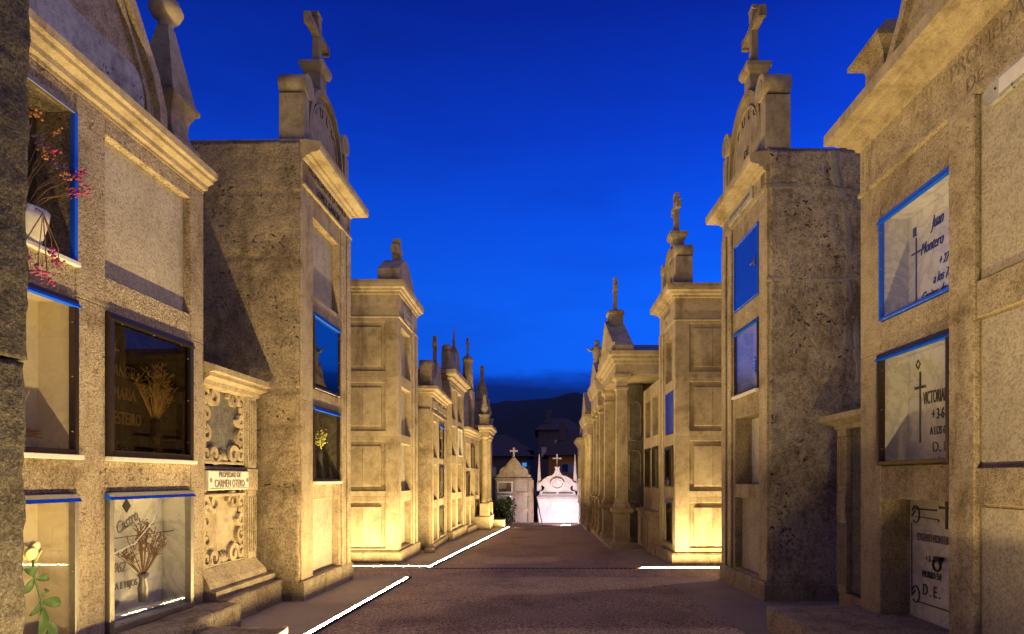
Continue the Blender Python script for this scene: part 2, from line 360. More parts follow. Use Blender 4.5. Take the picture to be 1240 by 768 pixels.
# ------------------------------------------------------------------ generic niche block
# local frame: x = to the viewer's right along the facade, y = into the block, street side is -y
class Block:
    def __init__(s, side, name, label, cat, X, Y, slope, W_, D, group=None):
        """X,Y = near street corner; slope = dX/dY of facade"""
        s.side, s.W, s.D = side, W_, D
        n = math.hypot(slope, 1); dx, dy = slope/n, 1/n
        if side < 0: s.t = thing(name, label, cat, (X, Y, 0), math.atan2(dy, dx), group)
        else: s.t = thing(name, label, cat, (X+dx*W_, Y+dy*W_, 0), math.atan2(-dy, -dx), group)
    def u(s, a, b=None):
        """distance(s) from the near corner -> local x range"""
        if b is None: return a if s.side < 0 else s.W-a
        return (a, b) if s.side < 0 else (s.W-b, s.W-a)
    def wall(s, cols, rows, z0, z1, R=.3, mat='granite', b=.007, core_mat=None, pil=None):
        """cols: list of (u0,u1) ; rows: list of (zlo,zhi) from the top down. Stiles, rails and core with open niches"""
        m = MB(); cols = [s.u(*c) for c in cols]; cols.sort(); x = 0
        m.box(0, s.W, R+.001, s.D, z0, z1, b)
        for c0, c1 in cols+[(s.W, None)]:
            # each stile in two stones with a joint
            zj = rows[len(rows)//2][1]+.03
            m.box(x, c0, 0, R, z0, zj, b); m.box(x, c0, 0, R, zj, z1, b)
            if c1 is None: break
            zt = z1
            for zl, zh in rows:
                m.box(c0, c1, .004, R, zh, zt, b); zt = zl
            if zt > z0+.01: m.box(c0, c1, .004, R, z0, zt, b)
            x = c1
        if pil:
            for (a, c) in pil:
                a, c = s.u(a, c); m.box(a, c, -.028, -.0005, z0+.0, z1, b)
        s.R = R
        return m.build('wall', mat, s.t)
    def blank(s, c, r, dep=.1, mat='plaster', name='niche_slab', label=None):
        x0, x1 = s.u(*c); o = MB().box(x0+.002, x1-.002, dep, s.R-.002, r[0]+.002, r[1]-.002, .003).build(name, mat, s.t)
        if label: o['label'] = label
        return o
    def lining(s, c, r, dep=.26, mat='marble'):
        x0, x1 = s.u(*c); z0, z1 = r; k = .012; m = MB()
        m.box(x0+.002, x1-.002, dep, s.R-.001, z0+.002, z1-.002, 0)
        m.box(x0+.001, x0+k, .03, dep, z0+.002, z1-.002, 0); m.box(x1-k, x1-.001, .03, dep, z0+.002, z1-.002, 0)
        m.box(x0+k, x1-k, .03, dep, z0+.001, z0+k, 0); m.box(x0+k, x1-k, .03, dep, z1-k, z1-.001, 0)
        return m.build('niche_lining', mat, s.t)
    def door(s, c, r, fw=.045, frame='bronze', pane='glass', top='sky_reflection_blue', proud=.03, plate=False, sill=None, label=None, far=None):
        x0, x1 = s.u(*c); z0, z1 = r; m = MB()
        m.box(x0+.003, x0+fw, -proud, .025, z0+.003, z1-.003, .004); m.box(x1-fw, x1-.003, -proud, .025, z0+.003, z1-.003, .004)
        m.box(x0+fw, x1-fw, -proud, .025, z0+.003, z0+fw, .004); m.box(x0+fw, x1-fw, -proud, .025, z1-fw, z1-.003, .004)
        f = m.build('door_frame', frame, s.t)
        if label: f['label'] = label
        MB().box(x0+fw-.002, x1-fw+.002, -.006, 0, z0+fw-.002, z1-fw+.002, 0).build('pane', pane, f)
        # small screws round the glass
        sm = MB()
        for q in (.15, .5, .85):
            for xx in (x0+fw+.008, x1-fw-.008): sm.ball((xx, -.012, z0+(z1-z0)*q), .007, 1)
            for zz in (z0+fw+.008, z1-fw-.008): sm.ball((x0+(x1-x0)*q, -.012, zz), .007, 1)
        sm.build('screw', 'steel', f)
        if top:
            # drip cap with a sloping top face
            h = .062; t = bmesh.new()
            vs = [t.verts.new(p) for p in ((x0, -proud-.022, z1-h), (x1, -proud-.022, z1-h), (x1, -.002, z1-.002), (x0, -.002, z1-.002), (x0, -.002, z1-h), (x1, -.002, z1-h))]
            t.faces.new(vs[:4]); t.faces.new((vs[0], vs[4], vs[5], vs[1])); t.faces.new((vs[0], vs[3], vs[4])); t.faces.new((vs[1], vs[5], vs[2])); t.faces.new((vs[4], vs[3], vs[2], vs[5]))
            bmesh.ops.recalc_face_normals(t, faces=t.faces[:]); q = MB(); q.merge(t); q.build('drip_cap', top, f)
        if sill: MB().box(x0-.01, x1+.01, -proud-.03, -.001, z0-.035, z0+.001, .004).build('sill', sill, f)
        return f
    def plinth(s, z0, z1, out=.06, l=0, r=0, mat='granite', chamfer=.03):
        # l / r : overhang at near / far end
        L_, R_ = (l, r) if s.side < 0 else (r, l)
        m = MB(); m.ring([(out, z0), (out, z1-chamfer), (out-chamfer*.6, z1)], 0, s.W, 0, s.D, L_, R_, 1)
        return m.build('plinth', mat, s.t)
    def cornice(s, prof, near=0, far=1, mat='granite_fine'):
        L_, R_ = (near, far) if s.side < 0 else (far, near)
        m = MB(); m.ring(prof, 0, s.W, 0, s.D, L_, R_, 1); return m.build('cornice', mat, s.t)

LEFT, RIGHT = -1, 1
def gz(Y): return -.015*Y

# ================================================================== SETTING
def sheet(name, pts, mat, nx=1):
    t = bmesh.new(); t.faces.new([t.verts.new(p) for p in pts]); bmesh.ops.recalc_face_normals(t, faces=t.faces[:])
    me = bpy.data.meshes.new(name); t.to_mesh(me); t.free(); me.materials.append(M[mat]); o = bpy.data.objects.new(name, me); COL.objects.link(o)
    return tag(o, kind='structure')
m = bmesh.new(); ys = [-60, 0, 30, 60, 900]; zs = [.9, 0, -.45, -.9, -4]
rows_ = [[m.verts.new((x, y, z-.012)) for x in (-900, 900)] for y, z in zip(ys, zs)]
for a, b in zip(rows_, rows_[1:]): m.faces.new((a[0], a[1], b[1], b[0]))
me = bpy.data.meshes.new('ground'); m.to_mesh(me); m.free(); me.materials.append(M['earth']); o = bpy.data.objects.new('ground', me); COL.objects.link(o); tag(o, kind='structure')
def gsheet(name, pts, mat, dz): return sheet(name, [(x, y, gz(y)+dz) for x, y in pts], mat)
gsheet('street', [(-8, -6), (8, -6), (8, 27), (-8, 27)], 'road', 0)
# paved strips beside the light lines
gsheet('pavement', [(-4.2, 3), (-2.29, 3), (-2.10, 10.0), (-4.2, 10.0)], 'walk', .005)
gsheet('pavement', [(-5.2, 11.30), (-1.95, 11.30), (-1.13, 23.6), (-4, 23.6)], 'walk', .005)
gsheet('pavement', [(2.13, 2), (4.6, 2), (4.6, 9.6), (1.86, 9.6)], 'walk', .005)
gsheet('pavement', [(1.74, 11.08), (4.6, 11.08), (4.6, 25), (1.2, 25), (1.55, 14.2)], 'walk', .005)
# light lines let into the ground
def led(label, a, b, w=.034, tilt=0):
    a, b = Vector(a), Vector(b); d = b-a; ln = d.length; mid = (a+b)/2
    t = thing('light_strip', label, 'light strip', (a.x, a.y, gz(a.y)), math.atan2(d.y, d.x), 'warm light strips let into the ground')
    t.rotation_euler = (0, 0, math.atan2(d.y, d.x))
    dz = gz(b.y)-gz(a.y)
    def bar(y0, y1, z0, z1, nm, mt, e=0):
        q = bmesh.new(); vs = []
        for x, o_ in ((-e, 0), (ln+e, dz)):
            for y, z in ((y0, z0), (y1, z0), (y1, z1), (y0, z1)): vs.append(q.verts.new((x, y, z+o_)))
        for f in ((0, 1, 2, 3), (7, 6, 5, 4), (0, 4, 5, 1), (1, 5, 6, 2), (2, 6, 7, 3), (3, 7, 4, 0)): q.faces.new([vs[i] for i in f])
        bmesh.ops.recalc_face_normals(q, faces=q.faces[:]); mb = MB(); mb.merge(q); return mb.build(nm, mt, t)
    # flat diffuser; 'tilt' = side of the cut-off lip that keeps the light off the street (+1: local -y side)
    q = bmesh.new(); q.faces.new([q.verts.new(p) for p in ((0, -w/2, .010), (ln, -w/2, dz+.010), (ln, w/2, dz+.010), (0, w/2, .010))]); mb = MB(); mb.merge(q); mb.build('diffuser', 'led', t)
    s1, s2 = (-1, 1) if tilt >= 0 else (1, -1)
    lip = .024 if tilt else .004
    bar(*sorted((s1*.062, s1*.072)), -.01, .010+lip, 'rail', 'iron'); bar(*sorted((s1*(w/2+.001), s1*.061)), -.01, .006, 'channel', 'iron'); bar(*sorted((s2*(w/2+.001), s2*(w/2+.012))), -.01, .012, 'rail', 'steel')
    return t
led('long diagonal light strip nearest on the left, along the pale pavement edge', (-2.50, -1.0), (-2.09, 9.8), tilt=.022)
led('long light strip on the left running away to the planter box', (-1.98, 11.16), (-1.16, 22.6), tilt=.012)
led('light strip lying straight across, left, beside the corner block with stone panels', (-3.9, 11.22), (-2.02, 11.22))
led('light strip lying straight across, right, below the corner block with stone panels', (1.76, 11.0), (4.4, 11.0))
led('light strip at the foot of the near right stone ledge', (2.04, 1.6), (2.04, 3.6), tilt=-.012)
# slot drain
dr = MB()
for i in range(46): dr.box(-2.0+i*.08, -2.0+i*.08+.06, 10.9, 11.0, gz(10.9)-.02, gz(10.9)+.008, .002)
tag(dr.build('drain_grate', 'drain'), 'narrow dark slotted drain lying across the street', 'drain')
# hill
m = bmesh.new(); nx = 160; prev = None; H = []
for j in range(7):
    row = []
    for i in range(nx+1):
        X = -700+1400*i/nx; t_ = j/6
        ridge = 84+16*noise.noise(Vector((X*.006+3, 0, 0)))+5*noise.noise(Vector((X*.05, 2, 0)))+1.8*noise.noise(Vector((X*.4, 5, 0)))+X*.02
        z = -6+(ridge+4)*(t_**.8); row.append(m.verts.new((X, 260+t_*370+(8*noise.noise(Vector((X*.02, t_*5, 0)))), z)))
    H.append(row)
for a, b in zip(H, H[1:]):
    for i in range(nx): m.faces.new((a[i], a[i+1], b[i+1], b[i]))
back_ = [m.verts.new((v.co.x, v.co.y+300, -6)) for v in H[-1]]
for i in range(nx): m.faces.new((H[-1][i], H[-1][i+1], back_[i+1], back_[i]))
me = bpy.data.meshes.new('hill'); m.to_mesh(me); m.free(); me.materials.append(M['hill']); o = bpy.data.objects.new('hill', me); COL.objects.link(o); tag(o, kind='structure')

# ================================================================== LEFT ROW
def inscr_lines(lines, mat, parent, y, shear=0):
    for body, size, x, z, *k in lines: text(body, size, x, y, z, mat, parent, sx=(k[0] if k else 1), shear=shear)

# ---- foreground rough block at the left edge
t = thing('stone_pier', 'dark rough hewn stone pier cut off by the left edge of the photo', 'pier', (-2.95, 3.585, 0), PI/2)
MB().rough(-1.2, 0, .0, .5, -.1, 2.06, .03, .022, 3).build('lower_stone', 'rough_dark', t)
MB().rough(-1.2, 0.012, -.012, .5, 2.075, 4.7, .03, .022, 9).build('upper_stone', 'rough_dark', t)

# ---- first left block (six niches, pediment, spire)
B = Block(LEFT, 'niche_tomb', 'near left granite niche block with flower pot in its top niche and two glazed rows', 'tomb', -3.50, 3.30, .033, 3.03, 2.3)
c1, c2 = (.224, 1.364), (1.668, 2.808); rA, rB, rC = (3.004, 4.126), (1.577, 2.728), (.154, 1.294)
B.wall([c1, c2], [rA, rB, rC], .15, 4.27, .32, 'granite_coarse', b=.008)
B.blank(c2, rA, .07, 'plaster')
# open dark niche
x0, x1 = B.u(*c1); mm = MB(); mm.box(x0+.004, x1-.004, .3, .318, rA[0]+.004, rA[1]-.004, 0); mm.build('niche_back', 'dark_marble', B.t)
for a_ in (x1-.035, x0+.002): MB().box(a_, a_+.033, -.02, .02, rA[0]+.002, rA[1]-.002, .003).build('edge_strip', 'sky_tinted_metal', B.t)
MB().box(x0, x1+.01, -.035, .3, rA[0]-.03, rA[0]+.004, .004).build('sill', 'white_metal', B.t)
MB().box(x0, x1, -.02, .012, rA[1]-.03, rA[1]-.001, .003).build('head_rail', 'steel', B.t)
B.lining(c1, rB, .28, 'cream'); f = B.door(c1, rB, .04, 'bronze', 'glass', 'sky_reflection_blue', sill='white_metal')
B.lining(c1, rC, .28, 'cream'); f = B.door(c1, rC, .04, 'steel', 'glass', 'sky_reflection_blue')
B.lining(c2, rB, .26, 'dark_marble'); f = B.door(c2, rB, .055, 'bronze', 'glass_brown', 'bronze', .035, sill='white_metal')
sl = MB().box(c2[0]+.03, c2[1]-.03, .125, .15, rB[0]+.03, rB[1]-.03, .003).build('name_slab', 'dark_marble', B.t)
cx = (c2[0]+c2[1])/2
for i, (b_, z, s_) in enumerate((('ANGEL', 2.31, .15), ('MARIA', 2.12, .15), ('ESTEIRO', 1.91, .15), ('LOPES', 1.68, .10))):
    text(b_, s_, c2[0]+.25, .121, z, 'pale_ink', sl, sx=.62, align='LEFT')
MB().box(c2[0]+.2, c2[0]+.32, .119, .124, 2.47, 2.49, 0).poly([(c2[0]+.25, 2.42), (c2[0]+.27, 2.42), (c2[0]+.27, 2.54), (c2[0]+.25, 2.54)], .116, .118).build('small_cross', 'pale_ink', sl)
B.lining(c2, rC, .28, 'marble'); f = B.door(c2, rC, .055, 'steel', 'glass', 'sky_reflection_blue', .035)
MB().tube([(c2[0]+.06, -.02, .80), (c2[0]+.3, -.03, .86), (c2[0]+.52, -.03, 1.02), (c2[0]+.66, -.03, 1.24)], .004).build('glass_crack', 'white_metal', f)
sl = MB().box(c2[0]+.02, c2[1]-.02, .262, .278, rC[0]+.02, rC[1]-.02, .003).build('name_slab', 'marble', B.t)
text('Modesta Castro', .15, c2[0]+.42, .257, .93, 'faded_ink', sl, shear=.4, sx=.72, rot=-.42)
text('1895-1962', .13, c2[0]+.36, .257, .62, 'faded_ink', sl, shear=.3, sx=.8)
text('SU ESPOSA E HIJOS', .085, c2[0]+.46, .257, .46, 'faded_ink', sl, sx=.8)
text('D   E   P', .10, c2[0]+.34, .257, .30, 'faded_ink', sl)
MB().tube([(c2[0]+.03, .15, .90), (c2[1]-.03, .15, .90)], .004).build('shelf_rod', 'iron', B.t)
MB().poly([(c2[0]+.55, 1.16), (c2[0]+.6, 1.1), (c2[0]+.65, 1.16), (c2[0]+.6, 1.22)], .25, .26).build('diamond_mark', 'ink', sl)
MB().box(0, 3.03, -.001, 2.3, 4.27, 4.31, .004).build('frieze', 'granite', B.t)
B.cornice([(0.0, 4.30), (.04, 4.305), (.045, 4.345), (.10, 4.37), (.105, 4.40), (.14, 4.41), (.145, 4.47), (.09, 4.50), (0, 4.51)], .0, .06)
B.plinth(-.2, .15, .03)
# pediment
cx = 1.515
def sym(pts, cx): return [(cx+a, b) for a, b in pts]+[(cx-a, b) for a, b in reversed(pts)]
po = [(.94, 4.50), (.93, 4.74), (.82, 5.0), (.66, 5.22), (.50, 5.45), (.36, 5.75), (.28, 6.0)]
pd = MB().poly(sym(po, cx), .06, .40, .012).build('pediment', 'granite', B.t)
e = [(cx+a-.05, b) for a, b in po[:-1]]; mm = MB(); mm.strip(e, .10, .0, .06); mm.strip([(2*cx-a, b) for a, b in e], .10, .0, .06)
mm.strip([(cx+a*.84-.09, 4.5+(b-4.5)*.95) for a, b in po], .035, .02, .06); mm.build('pediment_moulding', 'granite', pd)
MB().poly(sym([(.63, 4.515), (.635, 4.70), (.60, 4.83), (.52, 4.90)], cx), .01, .06, .004).build('pediment_slab', 'old_marble', pd)
cy = .24
for cxx in (2.80, .23):
    sp = MB(); sp.lathe([(.21, 4.51), (.21, 4.66), (.16, 4.72), (.135, 4.80), (.14, 4.90), (.18, 5.00), (.215, 5.03), (.215, 5.07), (.19, 5.08), (.055, 5.78)], cxx, cy, square=True); sp.build('spire_base', 'granite_fine', B.t)
for cxx in (2.80, .23): MB().lathe([(.03, 5.77), (.07, 5.81), (.05, 5.84), (.12, 5.88), (.155, 5.95), (.12, 6.03), (.03, 6.07)], cxx, cy, 16).build('spire_knob', 'granite_fine', B.t)

# ledge stones in front
tag(MB().rough(-3.6, -3.03, 3.2, 6.33, -.25, .155, .05, .012, 5).build('ledge_stone', 'granite_coarse'), 'long low granite ledge stone under the near left niche block', 'ledge')
tag(MB().rough(-3.6, -3.17, 6.35, 7.70, -.25, .17, .05, .012, 6).build('ledge_stone', 'granite_coarse'), 'granite ledge stone below the small carved monument on the left', 'ledge')
tag(MB().rough(-3.02, -2.32, 4.7, 5.74, -.25, .045, .05, .01, 8).build('step_slab', 'granite_coarse'), 'low flat stone step at the bottom left touching the light strip', 'step')

# ---- small carved monument (between)
B = Block(LEFT, 'carved_monument', 'small carved monument with a lettered plaque between the two left blocks', 'tomb', -3.45, 6.36, .02, 1.18, 1.2)
w = 1.18
def pilm(x0, x1, z0, z1):
    q = MB(); q.box(x0, x1, -.02, .05, z0, z1, .006); k = (x1-x0)/9
    for i in range(4): q.box(x0+k*(1+2*i), x0+k*(2+2*i), -.034, -.019, z0+.08, z1-.08, .004)
    return q
q = MB(); q.box(0, w, .1, 1.2, .0, 2.5, .008); q.box(.09, .92, .0, .1, 1.50, 1.53, .004); q.box(.0, .08, 0, .1, .45, 2.42, .006); q.box(.93, w, 0, .1, .45, 2.42, .006); q.build('wall', 'granite', B.t)
for a, b in ((.955, 1.155),):
    for z0, z1 in ((.47, 1.27), (1.52, 2.38)): pilm(a, b, z0, z1).build('fluted_pilaster', 'granite', B.t)
    MB().box(a-.02, b+.02, -.03, .05, 1.27, 1.52, .006).build('pilaster_band', 'granite', B.t)
def relief(z0, z1, mt):
    s_ = MB().box(.082, .93, .06, .099, z0, z1, .004).build('relief_slab', mt, B.t)
    r_ = MB(); random.seed(int(z0*100)); zc = (z0+z1)/2
    def volute(cx, cz, R, d, a0):
        pts = []
        for i in range(26):
            a = a0+d*i/25*3.6*PI/1.6; rr = R*(1-.75*i/25); pts.append((cx+rr*math.cos(a), cz+rr*math.sin(a)))
        r_.strip(pts, R*.46, .015, .06)
    for sx_ in (-1, 1):
        for k in range(4):
            zz = z0+.10+(z1-z0-.2)*k/3; volute(.505+sx_*.36, zz, .085, sx_, PI/2*k)
            r_.tube([(.505+sx_*(.39-.03*math.sin(j/5*PI)), .04, zz+.06+j*(z1-z0-.2)/3*.14) for j in range(6)], .024, .014)
        volute(.505+sx_*.20, z1-.09, .11, -sx_, PI); volute(.505+sx_*.20, z0+.10, .11, sx_, 0)
    for j in range(7):
        a = (j-3)*.38; r_.tube([(.505, .045, z0+.03), (.505+.06*math.sin(a), .03, z0+.03+.06*math.cos(a)), (.505+.14*math.sin(a), .045, z0+.03+.13*math.cos(a))], .018, .012)
    r_.box(.082, .93, .01, .06, z0, z0+.03, .004); r_.box(.082, .93, .0, .06, z1-.03, z1, .004)
    for sx_ in (-1, 1): r_.box(.505+sx_*.422, .505+sx_*.40, .01, .06, z0+.03, z1-.03, .003)
    r_.build('scroll_relief', 'granite_fine', s_)
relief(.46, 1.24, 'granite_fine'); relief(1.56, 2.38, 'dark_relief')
pq = MB().box(.10, .95, -.03, .05, 1.28, 1.49, .004).build('name_plaque', 'white_metal', B.t)
text('PROPIEDAD DE', .08, .525, -.034, 1.44, 'faded_ink', pq, sx=.85)
text('CARMEN OTERO', .115, .525, -.034, 1.345, 'faded_ink', pq, sx=.72)
q = MB()
for xx in (.14, .91): q.cyl((xx, -.032, 1.385), 'y', .022, .006, 12)
q.strip([(.12, 1.297), (.93, 1.297)], .006, -.034, -.03); q.strip([(.12, 1.482), (.93, 1.482)], .006, -.034, -.03); q.build('plaque_ornament', 'faded_ink', pq)
B.cornice([(0, 2.36), (.03, 2.37), (.04, 2.42), (.10, 2.45), (.10, 2.49), (.15, 2.50), (.15, 2.56), (.02, 2.60)], 0, .8, 'granite')
mm = MB(); mm.ring([(.16, .16), (.16, .25), (.10, .26), (.08, .33), (.02, .43), (0, .47)], 0, w, 0, 1.2, 0, 1, 1); mm.build('base_moulding', 'granite', B.t)

# ---- shared crowning: scroll pediment with arch, pedestal and cross
def crowning(B, u0, u1, z, zbox, zscroll, zarch, zped, zcross, zarm, th=.30, arm=.36, word='SEPULCRO', word2='DE', y0=.02, mat='granite_fine', half=None, bw=.17):
    x0, x1 = B.u(u0, u1); cx = (x0+x1)/2; hw = (x1-x0)/2
    h = zarch-z; pts = []
    n = 18; ra = hw-bw
    for i in range(n+1):
        a = PI*i/n; pts.append((cx+ra*math.cos(a), z+.0+h*math.sin(a)**.75 if 0 < i < n else z))
    pd = MB().poly(pts, y0+.05, y0+th, .006).build('pediment', mat, B.t)
    mm = MB(); inner = [(cx+(p[0]-cx)*.93, z+(p[1]-z)*.955) for p in pts]; mm.strip(inner[::-1], .07, y0, y0+.05)
    mm.strip([(cx+(p[0]-cx)*.78, z+(p[1]-z)*.82) for p in pts][::-1], .022, y0+.03, y0+.05); mm.build('arch_moulding', mat, pd)
    for sx_ in (-1, 1):
        xe = cx+sx_*hw; xi = xe-sx_*bw
        MB().box(min(xe, xi), max(xe, xi), y0-.01, y0+th+.01, z, zbox-.003, .006).build('end_block', mat, B.t)
        r = (zscroll-zbox)/2; q = MB(); q.cyl((cx+sx_*(hw-r), y0+th/2, zbox+r), 'y', r, th+.05, 28)
        q.cyl((cx+sx_*(hw-r), y0-.022, zbox+r), 'y', r*.55, .02, 20); q.build('scroll', mat, B.t)
    pb = MB(); pb.ring([(0, zarch-.06), (0, zped-.14), (.03, zped-.12), (.06, zped-.06), (.06, zped)], cx-.11, cx+.11, y0+.06, y0+th-.02, 1, 1, 1, 1)
    pb.build('pedestal', mat, B.t)
    MB().poly(cross_pts(cx, zped-.01, zcross-zped, arm*2, .10, zarm), y0+th/2-.05, y0+th/2+.05, .01).build('cross', mat, B.t)
    if word:
        arc_text(word, .17 if h > .95 else .1, cx, z+h*.08, h*.64, -1.0, 1.0, y0+.046, 'carve_dark', pd)
        text(word2, .15, cx, y0+.046, z+h*.32, 'carve_dark', pd)
    return pd

# ---- second left block (tall, rough side)
B = Block(LEFT, 'niche_tomb', 'tall left niche block with rough stone side and arched crest of scrolls', 'tomb', -2.97, 7.79, .0224, 1.80, 2.4)
c = (.37, 1.35); rs = [(3.792, 4.804), (2.579, 3.579), (1.367, 2.365), (.125, 1.124)]
B.wall([c], rs, .12, 5.08, .3, 'granite', pil=[(1.42, 1.58), (1.66, 1.80)])
B.blank(c, rs[0], .1, 'plaster'); B.blank(c, rs[3], .1, 'plaster')
B.lining(c, rs[1], .25, 'dark_marble'); B.door(c, rs[1], .03, 'bronze', 'glass_dark', 'sky_reflection_blue', .02)
B.lining(c, rs[2], .25, 'dark_marble'); B.door(c, rs[2], .03, 'bronze', 'glass', 'sky_reflection_blue', .02, sill='white_metal')
fr = MB().box(0, 1.80, -.012, 2.4, 5.08, 5.46, .005).build('frieze', 'granite', B.t)
text('PROPIEDAD DE LA FAMILIA', .14, .9, -.015, 5.33, 'carve_dark', fr, sx=.85, ext=.004); text('LOPEZ GARCIA', .13, .9, -.015, 5.17, 'carve_dark', fr, ext=.004)
MB().box(-.0, 1.83, -.04, .0, 5.055, 5.085, .004).build('string_course', 'granite', B.t)
q = MB(); [q.box(.05+i*.045, .07+i*.045, -.02, -.011, 5.16, 5.36, .002) for i in range(3)]; [q.box(1.68+i*.045, 1.70+i*.045, -.02, -.011, 5.16, 5.36, .002) for i in range(3)]; q.build('frieze_notches', 'carve', fr)
prof = [(0, 5.44), (.03, 5.45), (.05, 5.475), (.05, 5.49), (.10, 5.50), (.11, 5.525), (.20, 5.54), (.225, 5.555), (.235, 5.60), (.235, 5.66), (.05, 5.69)]
prof = [(a, b-.07) for a, b in prof]
B.cornice(prof, 0, 1)
MB().rough(-.035, .012, .02, 2.4, .12, 5.575, .035, .02, 21, groove=[1.35, 2.5, 4.15, 4.95]).build('rough_side_wall', 'rough', B.t)
MB().rough(.0, 1.80, .02, 2.4, 5.56, 5.61, .06, .01, 25).build('roof_slab', 'granite', B.t)
B.plinth(-.3, .13, .05, 1, 1, 'granite_coarse')
crowning(B, .10, 1.80, 5.61, 6.267, 6.56, 6.744, 7.134, 7.88, 7.58)

# ---- panelled corner blocks (third left / right)
def side_panels(B, u_edge, z_list, ya, yb, zlo, zhi, mat='granite_fine', joint=None):
    """stone side facing the photographer: recessed frames with a raised field. ya..yb = recess range in depth"""
    th = .045; sgn = 1 if B.side < 0 else -1
    X = lambda d: (d if B.side < 0 else B.W-d)
    m = MB(); D = B.D; zs = sorted(z_list); z = zlo
    def bx(d0, d1, y0, y1, z0, z1, b=.005): m.box(X(d0), X(d1), y0, y1, z0, z1, b)
    for (o0, o1) in zs:
        bx(-th, -.001, .0, ya, z, o1) if False else None
    # vertical stiles
    cuts = [zlo]+[(zs[i][1]+zs[i+1][0])/2 for i in range(len(zs)-1)]+[zhi]
    for i, (o0, o1) in enumerate(zs):
        c0, c1 = cuts[i], cuts[i+1]
        bx(-th, -.001, .0, ya, c0, c1); bx(-th, -.001, yb, D, c0, c1)
        bx(-th, -.001, ya, yb, c0, o0); bx(-th, -.001, ya, yb, o1, c1)
    m.build('side_wall', mat, B.t)
    for (o0, o1) in zs:
        g = .085; yy = (ya+yb)/2 if joint is None else joint
        q = MB(); q.box(X(-th+.006), X(-.001), ya+g, yy-.0015, o0+g, o1-g, .008); q.box(X(-th+.006), X(-.001), yy+.0015, yb-g, o0+g, o1-g, .008)
        q.build('side_panel', mat, B.t)
B = Block(LEFT, 'corner_tomb', 'left corner niche block with stone side panels and a squat cross on its gable', 'tomb', -2.66, 11.765, .0, 1.67, 2.9)
c = (.20, 1.09); rs = [(3.383, 4.291), (2.253, 3.167), (1.17, 2.077), (.08, .967)]
B.wall([c], rs, .05, 4.42, .28, 'granite_fine', pil=[(1.20, 1.36), (1.48, 1.67)])
for r in rs: B.blank(c, r, .12, 'plaster')
side_panels(B, 0, [(3.42, 4.33), (2.30, 3.20), (1.175, 2.103), (.10, .968)], .24, 1.9, .05, 4.62, joint=.68)
fr = MB().box(-.044, 1.67, -.006, 2.9, 4.42, 4.84, .004).build('frieze', 'granite_fine', B.t)
pq = MB().box(.35, 1.25, -.03, -.007, 4.48, 4.74, .004).build('name_plaque', 'old_marble', B.t); text('PROPIEDAD', .10, .8, -.034, 4.66, 'carve', pq, sx=.9); text('DE FAMILIA', .09, .8, -.034, 4.55, 'carve', pq, sx=.9)
q = MB(); q.box(-.062, 1.68, -.03, 2.9, 4.415, 4.445, .004); q.build('string_course', 'granite_fine', B.t)
mm = MB(); mm.ring([(0, 4.84), (.03, 4.85), (.035, 4.89), (.07, 4.91), (.075, 4.94), (.12, 4.96), (.13, 5.03), (.13, 5.09), (.03, 5.115)], -.045, 1.67, 0, 2.9, 1, 1, 1); mm.build('cornice', 'granite_fine', B.t)
B.plinth(-.35, .05, .07, 1.6, 1, 'granite')
pd = MB().poly([(.06, 5.115), (1.50, 5.115), (1.50, 5.37), (1.40, 5.45), (.93, 5.72), (.63, 5.72), (.16, 5.45), (.06, 5.37)], .02, .42, .01).build('pediment', 'granite_fine', B.t)
MB().poly([(.72, 5.72), (.84, 5.72), (.84, 5.86), (.98, 5.86), (.98, 6.02), (.84, 6.02), (.84, 6.18), (.72, 6.18), (.72, 6.02), (.58, 6.02), (.58, 5.86), (.72, 5.86)], .14, .30, .012).build('cross', 'granite_fine', B.t)
tag(MB().ball((-2.42, 13.62, gz(13.6)+.02), .13, 2, 1, 1, .9, .2).build('boulder', 'granite_coarse'), 'small rounded stone on the pavement behind the left corner block', 'stone')

# ---- fourth left block (low cornice, pocked side, two columns of niches)
def simple_cornice(B, z, out=.16, h=.22, near=1, far=1, mat='granite_fine'):
    B.cornice([(0, z), (.03, z+.01), (.035, z+h*.25), (out*.5, z+h*.35), (out*.55, z+h*.5), (out*.9, z+h*.6), (out, z+h*.68), (out, z+h*.95), (.02, z+h)], near, far, mat)
B = Block(LEFT, 'niche_tomb', 'low left niche block with pocked pale side, right behind the panelled corner block', 'tomb', -2.47, 14.15, -.015, 2.40, 2.4)
cs = [(.20, .95), (1.20, 1.96)]; rs = [(1.90, 2.74), (.91, 1.72), (-.05, .72)]
B.wall(cs, rs, -.08, 2.90, .28, 'granite_fine', pil=[(1.98, 2.12), (2.26, 2.40), (.02, .14)])
for r in rs: B.blank(cs[0], r, .14, 'plaster'); B.lining(cs[1], r, .24, 'marble'); B.door(cs[1], r, .035, 'bronze', 'glass_dark', 'sky_reflection_blue' if r is rs[0] else 'bronze', .02)
MB().rough(-.03, .01, .02, 2.4, -.08, 3.0, .05, .012, 31, groove=[2.1]).build('rough_side_wall', 'granite_coarse', B.t)
fr = MB().box(0, 2.40, -.005, 2.4, 2.90, 3.27, .004).build('frieze', 'granite_fine', B.t)
q = MB(); [q.box(a, b, -.03, -.006, 3.02, 3.17, .004) for a, b in ((.2, .6), (1.0, 1.5), (1.85, 2.25))]; q.box(0, 2.4, -.03, -.006, 2.9, 2.94, .004); q.build('frieze_panels', 'granite_fine', fr)
simple_cornice(B, 3.27); B.plinth(-.4, -.08, .07, .6, 1)
pd = MB().poly([(.10, 3.49), (2.3, 3.49), (2.3, 3.62), (1.95, 3.80), (1.60, 4.27), (1.34, 4.27), (1.0, 3.85), (.45, 3.75), (.10, 3.75)], .04, .26, .01).build('pediment', 'granite_fine', B.t)
